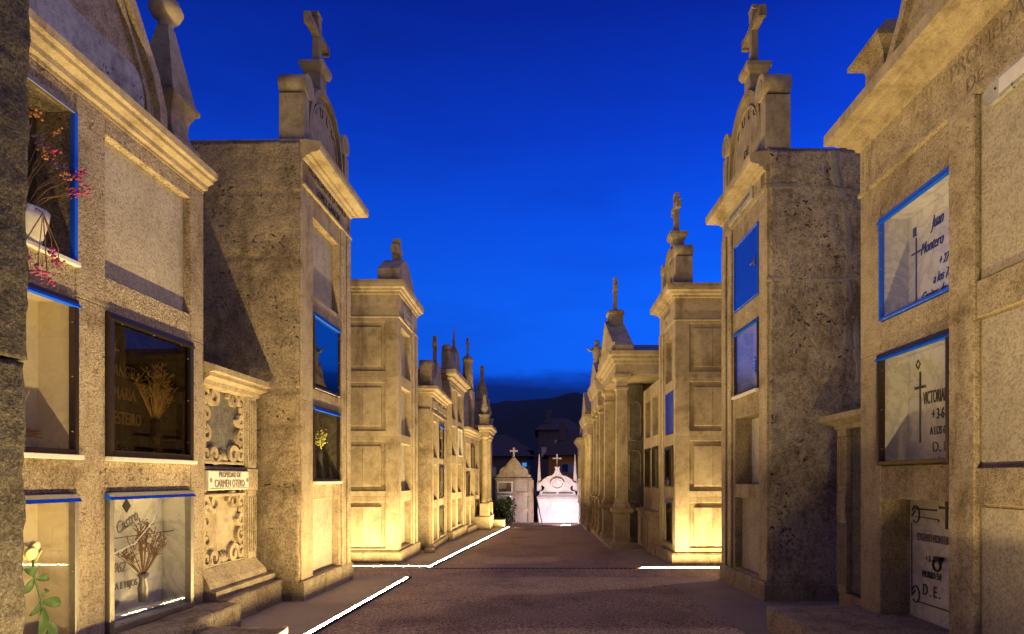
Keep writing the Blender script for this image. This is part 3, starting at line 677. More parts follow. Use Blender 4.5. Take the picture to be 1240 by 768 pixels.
q = MB(); q.box(.10, .42, .01, .29, 3.49, 3.98, .01); q.cyl((.26, .15, 3.97), 'y', .16, .29); q.build('end_block', 'granite', B.t)
MB().poly(cross_pts(1.47, 4.25, .70, .36, .09), .10, .19, .01).build('cross', 'granite', B.t)
MB().box(.10, .5, .7, 1.2, 3.49, 3.75, .01).build('roof_block', 'granite', B.t)

# ---- fifth left block
B = Block(LEFT, 'niche_tomb', 'taller left niche block with stepped cornice and two dark rounded blocks on top', 'tomb', -2.41, 16.5+.1, .03, 2.35, 2.4)
cs = [(.25, 1.0), (1.30, 2.05)]; rs = [(3.05, 3.85), (2.05, 2.85), (1.02, 1.82), (.08, .84)]
B.wall(cs, rs, .0, 3.95, .28, 'granite_fine', pil=[(.02, .18), (2.1, 2.3)])
for r in rs:
    B.blank(cs[0], r, .14, 'plaster')
    if r in (rs[1],): B.lining(cs[1], r, .2, 'marble'); B.door(cs[1], r, .035, 'white_metal', 'glass', None, .02)
    else: B.blank(cs[1], r, .14, 'plaster')
simple_cornice(B, 3.93, .2, .36); B.plinth(-.45, 0, .1, 1, 1)
MB().box(0, 2.35, -.02, -.001, 3.86, 3.93, .004).build('string_course', 'granite_fine', B.t)
q = MB(); q.box(.12, .50, .01, .25, 4.29, 4.82, .02); q.build('end_block', 'granite', B.t); MB().ball((.31, .14, 4.9), .135, 3, 1, 1, 1).build('stone_ball', 'granite', B.t)
MB().poly([(.6, 4.29), (1.9, 4.29), (1.9, 4.6), (1.7, 5.0), (1.5, 5.12), (1.3, 5.0), (.8, 4.7), (.6, 4.6)], .02, .26, .02).build('pediment', 'granite', B.t)
q = MB(); q.lathe([(.12, 5.0), (.11, 5.12), (.06, 5.2), (.035, 5.28), (.05, 5.36), (.03, 5.45), (.012, 5.78)], 1.5, .14, 10); q.build('finial', 'granite', B.t)

# ---- block with slim tower
B = Block(LEFT, 'niche_tomb', 'left niche block crowned by a slim round-headed tower and cross', 'tomb', -2.31, 19.05, .05, 3.0, 2.2)
cs = [(.2, .9), (1.15, 1.85), (2.1, 2.8)]; rs = [(1.75, 2.5), (.85, 1.6), (-.05, .70)]
B.wall(cs, rs, -.1, 2.72, .28, 'granite_fine')
for k, cc in enumerate(cs):
    for j, r in enumerate(rs):
        if (k+j) % 3 == 1: B.lining(cc, r, .2, 'marble'); B.door(cc, r, .035, 'bronze', 'glass_dark', None, .02)
        else: B.blank(cc, r, .14, 'plaster')
simple_cornice(B, 2.72, .17, .27); B.plinth(-.5, -.1, .12, 1, 1)
q = MB(); q.box(1.4, 1.95, .0, .40, 2.99, 4.3, .02); q.lathe([(.19, 4.3), (.15, 5.2), (.15, 5.25), (.18, 5.28), (.18, 5.36), (.12, 5.43), (.04, 5.48)], 1.67, .19, 20); q.build('tower', 'granite', B.t)
MB().poly(cross_pts(1.67, 5.46, .58, .30, .07), .155, .225, .01).build('cross', 'granite', B.t)
MB().poly([(.2, 2.99), (1.35, 2.99), (1.35, 3.9), (1.2, 4.2), (.9, 4.3), (.5, 4.0), (.2, 3.5)], .1, .5, .02).build('pediment', 'granite', B.t)

# ---- columned portico
t = thing('columned_tomb', 'left tomb with a slim columned porch on a high pedestal behind the light strip', 'tomb', (-2.145, 20.9, 0), PI/2)
col_prof = [(.13, .60), (.13, .64), (.11, .67), (.12, .70), (.10, .72), (.098, 1.4), (.085, 2.66), (.10, 2.68), (.085, 2.71), (.12, 2.76), (.14, 2.78), (.14, 2.86)]
# local: x=+Y (away), y=-X -> street is -y
q = MB(); q.box(0, 1.9, -.45, 1.2, -.5, .14, .01); q.build('base', 'granite_fine', t)
q = MB(); q.box(0, 1.9, .25, 1.6, .14, 3.0, .01); q.build('wall', 'granite_fine', t)
for xx in (.2, 1.6):
    MB().box(xx-.16, xx+.16, -.42, -.10, .14, .58, .01).build('pedestal', 'granite_fine', t)
    MB().lathe(col_prof, xx, -.26, 20).build('column', 'granite_fine', t)
q = MB(); q.ring([(0, 2.86), (.0, 2.98), (.05, 3.0), (.06, 3.06), (.12, 3.1), (.12, 3.17), (0, 3.2)], 0, 1.9, -.42, 1.2, 1, 1, 1); q.build('entablature', 'granite_fine', t)
for xx in (.2, 1.6):
    MB().ring([(0, 3.2), (0, 3.48), (.03, 3.5), (.03, 3.55)], xx-.15, xx+.15, -.4, -.1, 1, 1, 1, 1).build('finial_block', 'granite_fine', t)
    MB().lathe([(.08, 3.55), (.06, 3.62), (.12, 3.72), (.13, 3.78), (.08, 3.95), (.05, 4.15), (.06, 4.2), (.02, 4.26)], xx, -.25, 16).build('finial', 'granite_fine', t)
q = MB()
for i in range(5): q.box(.3+i*.3, .38+i*.3, .22, .25, .3, 2.6, .005)
q.build('grille', 'iron', t)

# ---- last left block with tower and cross
B = Block(LEFT, 'niche_tomb', 'farthest left niche block with tall tapering tower and stone cross', 'tomb', -1.95, 22.95, .0, 2.1, 2.2)
cs = [(.3, 1.0), (1.25, 1.9)]; rs = [(1.6, 2.4), (.6, 1.4), (-.3, .42)]
B.wall(cs, rs, -.35, 3.1, .28, 'granite_fine')
for cc in cs:
    for r in rs: B.blank(cc, r, .14, 'plaster')
simple_cornice(B, 3.1, .18, .28); B.plinth(-.6, -.35, .1, 1, 1)
q = MB(); q.lathe([(.27, 3.38), (.27, 3.8), (.22, 4.3), (.17, 4.8), (.09, 5.02), (.08, 5.08)], .5, .25, square=True); q.build('tower', 'granite', B.t)
MB().poly(cross_pts(.5, 5.06, .56, .34, .12), .19, .31, .01).build('cross', 'granite', B.t)
MB().lathe([(.22, 3.38), (.2, 4.2), (.1, 4.4), (.03, 5.0)], 1.3, .7, 12).build('finial', 'granite', B.t)

# planter
t = thing('planter_box', 'low rectangular stone planter at the far end of the left light strip', 'planter', (-1.75, 22.4, 0))
q = MB(); q.box(0, .45, 0, .9, gz(22.6)-.05, gz(22.6)+.28, .01); q.build('box', 'granite_fine', t)
q = MB(); q.box(.03, .42, .03, .87, gz(22.6)+.281, gz(22.6)+.30, .0); q.build('soil', 'earth', t)

# ================================================================== RIGHT ROW
# ---- first right block
B = Block(RIGHT, 'niche_tomb', 'near right granite niche block with lettered marble niches and heavy cornice', 'tomb', 3.12, 3.05, 0, 3.08, 2.4)
yf = 6.13
def U(Ya, Yb): return (Yb-3.05, Ya-3.05)   # Ya far, Yb near
cf, cn = U(5.77, 4.746), U(4.43, 3.41)
rA, rB, rC = (2.84, 3.79), (1.52, 2.54), (.12, 1.225)
B.wall([cf], [rA, rB, rC], .02, 4.13, .32, 'granite', b=.008)
# (the near column repeats the same recess pattern with plain panels: cut as a second set)
# build second column recess by raised frame pieces on the stile area
x0, x1 = B.u(*cn)
q = MB()
q.box(x0-.30, x0-.02, -.05, -.001, .02, 4.13, .008); q.build('pilaster', 'granite', B.t); MB().box(x1+.02, x1+.34, -.05, -.001, .02, 4.13, .008).build('pilaster', 'granite', B.t)
for z0, z1 in ((1.22, 1.48), (2.54, 2.80)): MB().box(x0-.018, x1+.018, -.035, -.001, z0, z1, .006).build('rail_stone', 'granite', B.t)
for z0, z1 in ((.1, 1.2), (1.5, 2.52), (2.82, 4.05)):
    MB().box(x0, x1, -.006, -.0008, z0, z1, .002).build('niche_slab', 'plaster', B.t)
# marble niches
def liningR(r, mt): return B.lining(cf, r, .27, mt)
liningR(rA, 'marble'); f = B.door(cf, rA, .028, 'sky_tinted_metal', 'glass', 'sky_reflection_blue', .02, label='metal frame of the upper niche tinted with reflected sky')
xa, xb = B.u(*cf)
sl = MB().box(xa+.014, xb-.014, .25, .268, rA[0]+.014, rA[1]-.014, .002).build('name_slab', 'marble', B.t)
xs = xa+.14
MB().box(xs-.006, xs+.006, .243, .249, 2.95, 3.56, 0).box(xs-.07, xs+.07, .243, .2491, 3.42, 3.435, 0).build('marble_cross', 'blue_ink', sl)
MB().box(xs-.045, xs-.0, .243, .249, 3.58, 3.66, 0).build('small_emblem', 'blue_ink', sl)
for b_, s_, x_, z_ in (('Juan', .15, .44, 3.60), ('Montero', .14, .36, 3.42), ('+ 27', .11, .52, 3.24), ('a los 78', .12, .50, 3.11), ('Casitas de', .13, .38, 2.99), ('D.E.P.', .09, .56, 2.90)):
    text(b_, s_, xa+x_, .246, z_, 'blue_ink', sl, shear=.45 if s_ > .1 else 0, sx=.62)
liningR(rB, 'marble'); B.door(cf, rB, .04, 'bronze', 'glass', 'sky_reflection_blue', .04)
sl = MB().box(xa+.014, xb-.014, .25, .268, rB[0]+.014, rB[1]-.014, .002).build('name_slab', 'marble', B.t)
MB().box(xs+.05, xs+.07, .243, .249, 1.72, 2.35, 0).box(xs-.02, xs+.14, .243, .2491, 2.20, 2.222, 0).build('marble_cross', 'ink', sl)
MB().strip([(xs-.0, 2.42), (xs+.03, 2.46), (xs+.06, 2.42), (xs+.03, 2.38), (xs-.0, 2.42)], .012, .243, .249).build('small_emblem', 'ink', sl)
for b_, s_, x_, z_, k in (('VICTORIANO', .16, .44, 2.10, .40), ('+ 3-6-', .13, .46, 1.95, .6), ('A LOS 64', .10, .46, 1.81, .6), ('D. E. P.', .12, .55, 1.67, 1.0)):
    text(b_, s_, xa+x_, .246, z_, 'ink', sl, sx=k)
sl = MB().box(xa+.003, xb-.003, .27, .318, rC[0]+.003, rC[1]-.003, .003).build('name_slab', 'marble', B.t)
xs = xa+.06
q = MB(); q.strip([(xs+.03, 1.13), (xs+.34, 1.13)], .014, .262, .27); q.strip([(xs+.03, 1.06), (xs+.36, 1.05), (xs+.37, 1.03)], .006, .262, .27)
for zc in (1.08, .36): q.strip([(xs+.04+.055*math.cos(a*PI/8), zc+.075*math.sin(a*PI/8)) for a in range(-6, 8)], .01, .262, .27); q.strip([(xs-.02, zc-.02), (xs+.03, zc+.03)], .012, .262, .27)
q.strip([(xs-.02, 1.0), (xs-.02, .36)], .004, .262, .27); q.strip([(xs+.06, .30), (xs+.72, .30)], .010, .262, .27); q.build('border_lines', 'ink', sl)
MB().poly(cross_pts(xs+.47, .98, .26, .19, .02), .262, .27).build('marble_cross', 'ink', sl)
for b_, s_, x_, z_, k in (('EUGENIO MONTERO', .10, .30, .88, .5), ('+ 3 - 6 - 58', .08, .30, .70, .6), ('MURIO 54', .085, .27, .56, .7), ('D . E .', .14, .27, .42, .7)):
    text(b_, s_, xs+x_, .264, z_, 'faded_ink' if s_ == .10 else 'ink', sl, sx=k)
q = MB(); q.tube([(xs+.40+.05*math.cos(a*PI/8), .23, .67+.05*math.sin(a*PI/8)) for a in range(17)], .010); q.box(xs+.36, xs+.44, .22, .265, .71, .74, .004); q.build('ring_handle', 'iron', sl)
# frieze
fr = MB().box(0, 3.08, -.004, 2.4, 4.13, 4.60, .006).build('frieze', 'granite', B.t)
q = MB(); q.box(0, 3.08, -.03, -.005, 4.13, 4.165, .004); [q.box(.04+i*.06, .065+i*.06, -.008, -.003, 4.28, 4.46, .002) for i in range(3)]; q.build('string_course', 'granite', fr)
text('PROPIEDAD', .17, 1.78, -.007, 4.46, 'carve', fr, ext=.002, sx=.95); text('DE', .15, 1.62, -.007, 4.26, 'carve', fr, ext=.002)
xp = x0+.07
pq = MB().poly([(xp+.08+.08*math.cos(a*PI/8), 4.03+.08*math.sin(a*PI/8)) for a in range(4, 13)]+[(xp+.9, 3.95), (xp+.9, 4.11)], -.055, -.02, .003).build('name_plaque', 'old_marble', B.t)
MB().poly([(xp+.16, 3.98), (xp+.86, 3.98), (xp+.86, 4.08), (xp+.16, 4.08)], -.058, -.055).build('plaque_field', 'white_metal', pq); text('IIIIIIIIIIII', .07, xp+.5, -.06, 4.03, 'carve', pq)
MB().ball((xp+.13, -.06, 4.03), .009, 1).build('plaque_screw', 'ink', pq)
B.cornice([(0, 4.58), (.04, 4.59), (.05, 4.62), (.11, 4.64), (.12, 4.66), (.20, 4.67), (.22, 4.69), (.31, 4.70), (.31, 4.80), (.05, 4.86)], 0, .35)
B.plinth(-.2, .03, .02)
cx = 1.54
pts = [(1.14, 4.86), (1.10, 5.13), (.88, 5.42), (.66, 5.9), (.5, 6.3)]
pd = MB().poly(sym(pts, cx), .05, .42, .01).build('pediment', 'granite', B.t)
for k_ in (-1, 1): MB().strip([(cx+k_*(a-.06), b) for a, b in pts], .09, -.01, .05).build('pediment_moulding', 'granite', pd)
for xx in (.22, 2.86):
    q = MB(); q.ring([(0, 4.86), (0, 5.30), (.02, 5.34), (.12, 5.40), (.12, 5.44), (-.06, 5.66)], xx-.16, xx+.16, .02, .36, 1, 1, 1, 1); q.build('end_block', 'granite', B.t)

tag(MB().rough(2.23, 3.9, 3.0, 6.2, -.2, .15, .05, .012, 15).build('ledge_stone', 'granite_coarse'), 'broad dark stone ledge in front of the near right block', 'ledge')

# ---- small pilastered monument between right blocks
B = Block(RIGHT, 'pilastered_monument', 'small dark monument with fluted pilasters between the two near right blocks', 'tomb', 3.42, 6.22, 0, .98, 1.2)
q = MB(); q.box(0, .98, .1, 1.2, -.1, 2.02, .008); q.box(0, .98, 0, .1, -.1, .12, .006); q.build('wall', 'granite', B.t)
for a, b in ((.0, .20), (.78, .98)):
    for z0, z1 in ((.12, .98), (1.24, 1.96)): pilm(a, b, z0, z1).build('fluted_pilaster', 'granite', B.t)
    MB().box(a-.0, b+.0, -.03, .05, .98, 1.24, .006).build('pilaster_band', 'granite', B.t)
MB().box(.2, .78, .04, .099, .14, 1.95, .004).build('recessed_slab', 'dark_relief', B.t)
B.cornice([(0, 1.95), (.03, 1.96), (.04, 2.0), (.10, 2.03), (.16, 2.06), (.16, 2.12), (.02, 2.15)], 0, 1, 'granite')

# ---- second right block
B = Block(RIGHT, 'niche_tomb', 'tall right niche block with doors tinted with reflected sky, rough mortared side and arched crest', 'tomb', 2.80, 7.78, -.02, 1.74, 2.4)
c = (.27, 1.20); rs = [(3.774, 4.705), (2.566, 3.483), (1.33, 2.255), (.142, 1.14)]
B.wall([c], rs, .12, 5.0, .3, 'granite', pil=[(1.30, 1.44), (1.56, 1.74)])
x0, x1 = B.u(*c)
d = MB().box(x0+.02, x1-.02, -.005, .02, rs[0][0]+.02, rs[0][1]-.02, .003).build('sky_tinted_door', 'sky_tinted_plate', B.t)
q = MB(); 
for a, b, cc, dd in ((x0+.002, x0+.02, rs[0][0]+.002, rs[0][1]-.002), (x1-.02, x1-.002, rs[0][0]+.002, rs[0][1]-.002), (x0+.02, x1-.02, rs[0][0]+.002, rs[0][0]+.02), (x0+.02, x1-.02, rs[0][1]-.02, rs[0][1]-.002)): q.box(a, b, -.02, .02, cc, dd, .003)
q.build('frame', 'sky_tinted_metal', d)
MB().box(x1-.26, x1-.08, -.025, -.015, 4.22, 4.245, .002).box(x1-.10, x1-.08, -.03, -.015, 4.17, 4.29, .002).build('handle', 'steel', d)
B.lining(c, rs[1], .25, 'marble'); B.door(c, rs[1], .03, 'bronze', 'glass_mid', 'sky_reflection_blue', .02, sill='white_metal')
B.blank(c, rs[2], .24, 'marble'); B.blank(c, rs[3], .1, 'plaster')
cd = MB().box(x1-.40, x1-.05, .16, .18, 1.335, 1.52, .003).build('small_plate', 'white_metal', B.t); text('III II', .10, x1-.22, .157, 1.46, 'ink', cd); text('II', .07, x1-.22, .157, 1.38, 'ink', cd)
fr = MB().box(0, 1.74, -.010, 2.4, 5.0, 5.30, .005).build('frieze', 'granite', B.t)
pq = MB().box(B.W-1.38, B.W-.42, -.04, -.011, 5.07, 5.24, .004).build('name_plaque', 'old_marble', B.t); text('PROPIEDAD DE FAMILIA', .085, B.W-.9, -.043, 5.155, 'carve', pq, sx=.9)
q = MB(); [q.box(1.58+i*.045, 1.60+i*.045, -.02, -.011, 5.06, 5.25, .002) for i in range(3)]; q.build('frieze_notches', 'carve', fr)
B.cornice([(a*.9, b-.15) for a, b in prof], 0, 1)
MB().rough(B.W-.012, B.W+.03, .03, 2.4, .1, 5.47, .035, .018, 41, groove=[1.33, 2.6]).build('rough_side_wall', 'rough_grey', B.t)
q = MB(); rnd = random.Random(4)
# old mortar bands on the side wall
def mband(pts, w, sd):
    # uneven smear of mortar: ribbon in the y,z plane, almost flush with the stone
    t_ = bmesh.new(); P = []
    for (ya, za), (yb, zb) in zip(pts, pts[1:]):
        n_ = max(2, int(math.hypot(yb-ya, zb-za)/.035))
        P += [(ya+(yb-ya)*i/n_, za+(zb-za)*i/n_) for i in range(n_)]
    P.append(pts[-1]); prev_ = None
    for i, (yy, zz) in enumerate(P):
        a_ = P[max(0, i-1)]; b_ = P[min(len(P)-1, i+1)]; d_ = Vector((b_[0]-a_[0], b_[1]-a_[1])).normalized(); nn_ = Vector((-d_.y, d_.x))
        row = []
        for k in range(6):
            f_ = k/5*2-1; ww = w*(.6+.9*abs(noise.noise(Vector((i*.17, sd+(f_ > 0)*9, 3)))))
            wob = .03*noise.noise(Vector((i*.11, sd, 0)))
            x_ = B.W+(.033 if abs(f_) < .9 else .0)+.007*noise.noise(Vector((i*.3, k, sd)))
            row.append(t_.verts.new((x_, yy+nn_.x*(f_*ww+wob), zz+nn_.y*(f_*ww+wob))))
        if prev_:
            for k in range(5): t_.faces.new((prev_[k], prev_[k+1], row[k+1], row[k])).smooth = True
        prev_ = row
    bmesh.ops.recalc_face_normals(t_, faces=t_.faces[:]); q.merge(t_)
mband([(.80, 5.46), (.88, 5.0), (1.0, 4.8), (1.02, 3.9), (1.0, 2.9)], .12, 50); mband([(.02, 5.02), (.5, 5.03), (.9, 4.98), (1.7, 4.9)], .07, 51); mband([(.0, 3.88), (.5, 3.86), (1.0, 3.88), (1.6, 3.86)], .05, 52); mband([(1.0, 3.85), (1.1, 3.3), (1.15, 2.6)], .10, 53); mband([(1.05, 4.72), (1.7, 4.72)], .03, 55)
q.build('mortar_band', 'mortar', B.t)
q = MB(); q.rough(.0, B.W, .01, .9, 5.45, 5.505, .05, .01, 44); q.rough(B.W-.6, B.W+.02, .92, 2.4, 5.45, 5.51, .05, .02, 45); q.build('roof_slab', 'rough', B.t)
B.plinth(-.3, .12, .05, 1, 1, 'granite_coarse')
crowning(B, .02, 1.72, 5.505, 6.19, 6.51, 6.69, 7.06, 7.90, 7.60, y0=.0)

# ---- third right block
B = Block(RIGHT, 'corner_tomb', 'right corner niche block with four stone side panels, scroll crest and tall cross', 'tomb', 2.45, 11.495, 0, 1.40, 2.9)
c = (.10, .86); rs = [(3.25, 4.07), (2.25, 3.06), (1.25, 2.02), (.155, 1.01)]
B.wall([c], rs, .05, 4.3, .28, 'granite_fine', pil=[(.98, 1.12), (1.24, 1.40)])
B.blank(c, rs[0], .12, 'plaster')
x0, x1 = B.u(*c)
d = MB().box(x0+.01, x1-.01, -.005, .02, rs[1][0]+.01, rs[1][1]-.01, .003).build('sky_tinted_door', 'sky_tinted_plate', B.t)
B.lining(c, rs[2], .25, 'dark_marble'); B.door(c, rs[2], .035, 'bronze', 'glass_dark', 'bronze', .02)
B.lining(c, rs[3], .25, 'dark_marble'); B.door(c, rs[3], .04, 'steel', 'glass_dark', 'steel', .02)
side_panels(B, 0, [(3.36, 4.24), (2.28, 3.17), (1.18, 2.09), (.14, .965)], .26, 1.9, .05, 4.46, joint=.69)
fr = MB().box(0, 1.444, -.006, 2.9, 4.3, 4.70, .004).build('frieze', 'granite_fine', B.t); text('PROPIEDAD', .12, .7, -.009, 4.58, 'carve', fr); text('DE', .1, .7, -.009, 4.42, 'carve', fr)
MB().box(-.01, 1.46, -.03, 2.9, 4.29, 4.315, .004).build('string_course', 'granite_fine', B.t)
mm = MB(); mm.ring([(0, 4.70), (.03, 4.71), (.035, 4.745), (.09, 4.765), (.10, 4.79), (.17, 4.81), (.18, 4.87), (.18, 4.93), (.03, 4.955)], 0, 1.445, 0, 2.9, 1, 1, 1); mm.build('cornice', 'granite_fine', B.t)
B.plinth(-.35, .05, .07, 1.6, 1, 'granite')
crowning(B, .02, 1.38, 4.955, 5.50, 5.74, 5.86, 6.16, 6.94, 6.66, th=.30, arm=.25, y0=.03, word='SEPULCRO', bw=.14)

# ---- niche block under the porch
B = Block(RIGHT, 'niche_tomb', 'right niche block set under the porch roof, behind the square pillar', 'tomb', 2.47, 12.95, 0, 2.15, 2.2)
cs = [(.25, .95), (1.2, 1.9)]; rs = [(2.35, 3.15), (1.25, 2.1), (.9, 1.05)]; rs = [(2.35, 3.2), (1.2, 2.1)]
B.wall(cs, rs, .72, 3.5, .25, 'granite_fine')
for cc in cs:
    B.blank(cc, rs[0], .12, 'granite_fine'); B.lining(cc, rs[1], .2, 'dark_marble'); B.door(cc, rs[1], .035, 'bronze', 'glass_dark', 'bronze', .02)
q = MB(); q.ring([(.12, -.4), (.12, .62), (.16, .64), (.16, .70), (.0, .73)], 0, 2.15, 0, 2.2, 1, 0, 1); q.build('plinth', 'granite_fine', B.t)
q = MB(); [q.box(a, b, -.14, -.121, -.1, .5, .006) for a, b in ((.15, .55), (.75, 1.3), (1.5, 2.0))]; q.build('plinth_panel', 'granite_fine', B.t)

# ---- porch temple: square pillars, gable, cross
t = thing('porch_tomb', 'right temple-like tomb with square pillars, gabled porch roof and cross', 'tomb', (1.66, 17.6, 0), -PI/2)
# local x toward photographer (0 = far end Y=17.6), y into block (+X)
Wp = 3.35
q = MB(); q.box(.0, Wp+.25, -.08, .75, -.6, -.17, .01); q.build('step', 'granite_fine', t)
for xx in (Wp-.02, .75):
    q = MB(); q.ring([(.05, -.2), (.05, -.06), (.01, -.02), (.0, .0), (0, .60), (.04, .63), (.07, .66), (.07, .73)], xx-.17, xx+.17, .0, .34, 1, 1, 1, 1); q.build('pedestal', 'granite_fine', t)
    q = MB(); q.ring([(.05, .73), (.05, .80), (.02, .84), (0, .90), (-.012, 3.40), (.015, 3.43), (.015, 3.47), (-.01, 3.50), (-.01, 3.60), (.03, 3.65), (.06, 3.68), (.06, 3.76)], xx-.13, xx+.13, .04, .30, 1, 1, 1, 1); q.build('pillar', 'granite_fine', t)
q = MB(); q.ring([(0, 3.76), (0, 3.98), (.03, 4.0), (.04, 4.06), (.10, 4.10), (.10, 4.15), (.16, 4.18), (.17, 4.26), (.0, 4.28)], .45, Wp+.12, .02, 3.4, 1, 1, 1); q.build('entablature', 'granite_fine', t)
gb = MB().poly([(.45, 4.28), (Wp+.2, 4.28), (Wp+.2, 4.40), (1.98, 5.25), (1.82, 5.25), (.45, 4.40)], .0, .42, .01).build('gable', 'granite_fine', t)
MB().strip([(.45, 4.42), (1.9, 5.30), (Wp+.2, 4.42)], .09, -.06, .0).build('gable_moulding', 'granite_fine', gb)
q = MB(); q.poly([(.6, 4.28), (Wp+.1, 4.28), (1.9, 4.75)], .43, 3.3); q.build('roof', 'slate', t)
q = MB(); q.ring([(.0, 5.15), (0, 5.48), (.03, 5.5), (.03, 5.54), (-.04, 5.6)], 1.72, 2.08, .02, .38, 1, 1, 1, 1); q.build('cross_pedestal', 'granite_fine', t)
MB().poly(cross_pts(1.9, 5.58, .84, .34, .09), .15, .25, .01).build('cross', 'granite_fine', t)
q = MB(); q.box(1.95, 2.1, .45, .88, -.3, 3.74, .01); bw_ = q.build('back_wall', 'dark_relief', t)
q = MB()
for z0, z1 in ((2.35, 3.3), (1.1, 2.1), (-.1, .85)):
    q.tube([(2.11, .52, z0), (2.11, .52, z1-.12), (2.11, .58, z1), (2.11, .75, z1), (2.11, .81, z1-.12), (2.11, .81, z0+.12), (2.11, .75, z0), (2.11, .58, z0), (2.11, .52, z0+.1)], .012)
q.build('wall_moulding', 'granite', bw_)
q = MB(); q.box(.3, 1.9, .5, 3.3, -.3, 3.75, .01); q.build('chamber', 'granite_fine', t)
MB().lathe([(.03, 3.95), (.07, 4.0), (.09, 4.08), (.04, 4.16), (.02, 4.2)], .75, .0, 12).build('urn', 'granite_fine', t)

# ---- further right tombs
def temple(label, X, Y, Wt, zc, zent, peak, cross, npil, zped, urn=False, rnd_=True, D=2.2, group=None):
    t = thing('columned_tomb', label, 'tomb', (X, Y+Wt, 0), -PI/2, group)
    g0 = gz(Y)-.1
    MB().box(0, Wt, -.02, .6, g0-.3, g0+.2, .01).build('step', 'granite_fine', t)
    MB().box(.02, Wt-.02, .42, D, g0, zc, .01).build('wall', 'granite_fine', t)
    q = MB()
    n = 3; ww = (Wt-.3)/n
    for i in range(n):
        for j in range(3):
            z0 = zped+.1+j*(zc-zped-.2)/3; q.box(.15+i*ww+.08, .15+(i+1)*ww-.08, .39, .419, z0+.06, z0+(zc-zped-.2)/3-.06, .005)
    q.build('niche_slab', 'plaster', t)
    for i in range(npil):
        xx = .18+(Wt-.36)*i/(npil-1)
        MB().ring([(.04, g0+.2), (.04, g0+.32), (0, g0+.36), (0, zped-.08), (.04, zped-.04), (.04, zped)], xx-.13, xx+.13, .02, .28, 1, 1, 1, 1).build('pedestal', 'granite_fine', t)
        h = zc-zped
        if rnd_: MB().lathe([(.12, zped), (.12, zped+.06), (.095, zped+.1), (.09, zped+h*.4), (.078, zc-.22), (.10, zc-.2), (.085, zc-.16), (.12, zc-.08), (.125, zc)], xx, .15, 16).build('column', 'granite_fine', t)
        else: MB().ring([(.0, zped), (-.03, zped+.1), (-.04, zc-.25), (0, zc-.2), (-.02, zc-.1), (.03, zc)], xx-.13, xx+.13, .02, .28, 1, 1, 1, 1).build('column', 'granite_fine', t)
    MB().ring([(0, zc), (0, zc+(zent-zc)*.5), (.04, zc+(zent-zc)*.55), (.12, zent-.08), (.12, zent)], 0, Wt, .0, D, 1, 1, 1).build('entablature', 'granite_fine', t)
    MB().poly([(.0, zent), (Wt, zent), (Wt, zent+.1), (Wt/2+.1, peak), (Wt/2-.1, peak), (0, zent+.1)], -.04, .4, .01).build('gable', 'granite_fine', t)
    MB().poly([(.1, zent), (Wt-.1, zent), (Wt/2, peak-.25)], .41, D).build('roof', 'slate', t)
    if cross: MB().poly(cross_pts(Wt/2, peak-.02, cross, .32, .09), .08, .18, .01).build('cross', 'granite_fine', t)
    if urn:
        for xx in (.2, Wt-.2): MB().lathe([(.12, zent), (.06, zent+.1), (.15, zent+.3), (.10, zent+.5), (.12, zent+.55), (.05, zent+.7), (.08, zent+.82), (.02, zent+.9)], xx, .15, 12).build('urn', 'granite_fine', t)
    return t
temple('right tomb with square pillars and stone urns, second along from the porch', 1.62, 17.75, 2.5, 3.5, 4.25, 4.9, 0, 3, .9, True, False)
temple('right tomb with round columns and plain gable, third along the row', 1.50, 20.4, 2.2, 2.9, 3.5, 4.35, 0, 3, .45, False, True)
B = Block(RIGHT, 'niche_tomb', 'farthest right niche block with glazed doors catching the white light', 'tomb', 1.45, 22.75, 0, 1.95, 2.0)
cs = [(.2, .85), (1.1, 1.75)]; rs = [(1.6, 2.3), (.7, 1.4), (-.25, .5)]
B.wall(cs, rs, -.35, 2.6, .25, 'granite_fine')
for k, cc in enumerate(cs):
    for j, r in enumerate(rs):
        if j: B.lining(cc, r, .2, 'dark_marble'); B.door(cc, r, .035, 'white_metal', 'glass_dark', None, .02)
        else: B.blank(cc, r, .14, 'plaster')
simple_cornice(B, 2.6, .15, .3); B.plinth(-.6, -.35, .1, 1, 1)
MB().poly([(.1, 2.9), (1.8, 2.9), (1.1, 3.6), (.85, 3.6)], .05, .4, .02).build('gable', 'granite_fine', B.t)
# stone figure on the roof of the second temple
t = thing('stone_figure', 'small weathered stone angel standing on the right row of roofs', 'statue', (1.75, 19.6, 4.25), -PI/2)
t.location.z = 4.75
q = MB(); q.lathe([(.16, -.4), (.14, 0), (.15, .1), (.11, .35), (.14, .62), (.15, .75), (.06, .82)], 0, 0, 14); q.ball((0, 0, .9), .09, 2); q.tube([(0, -.08, .7), (.12, -.22, .62), (.08, -.32, .74)], .05, .03); q.tube([(0, .08, .7), (-.12, .18, .55), (-.05, .2, .4)], .05, .03); q.build('body', 'granite', t)

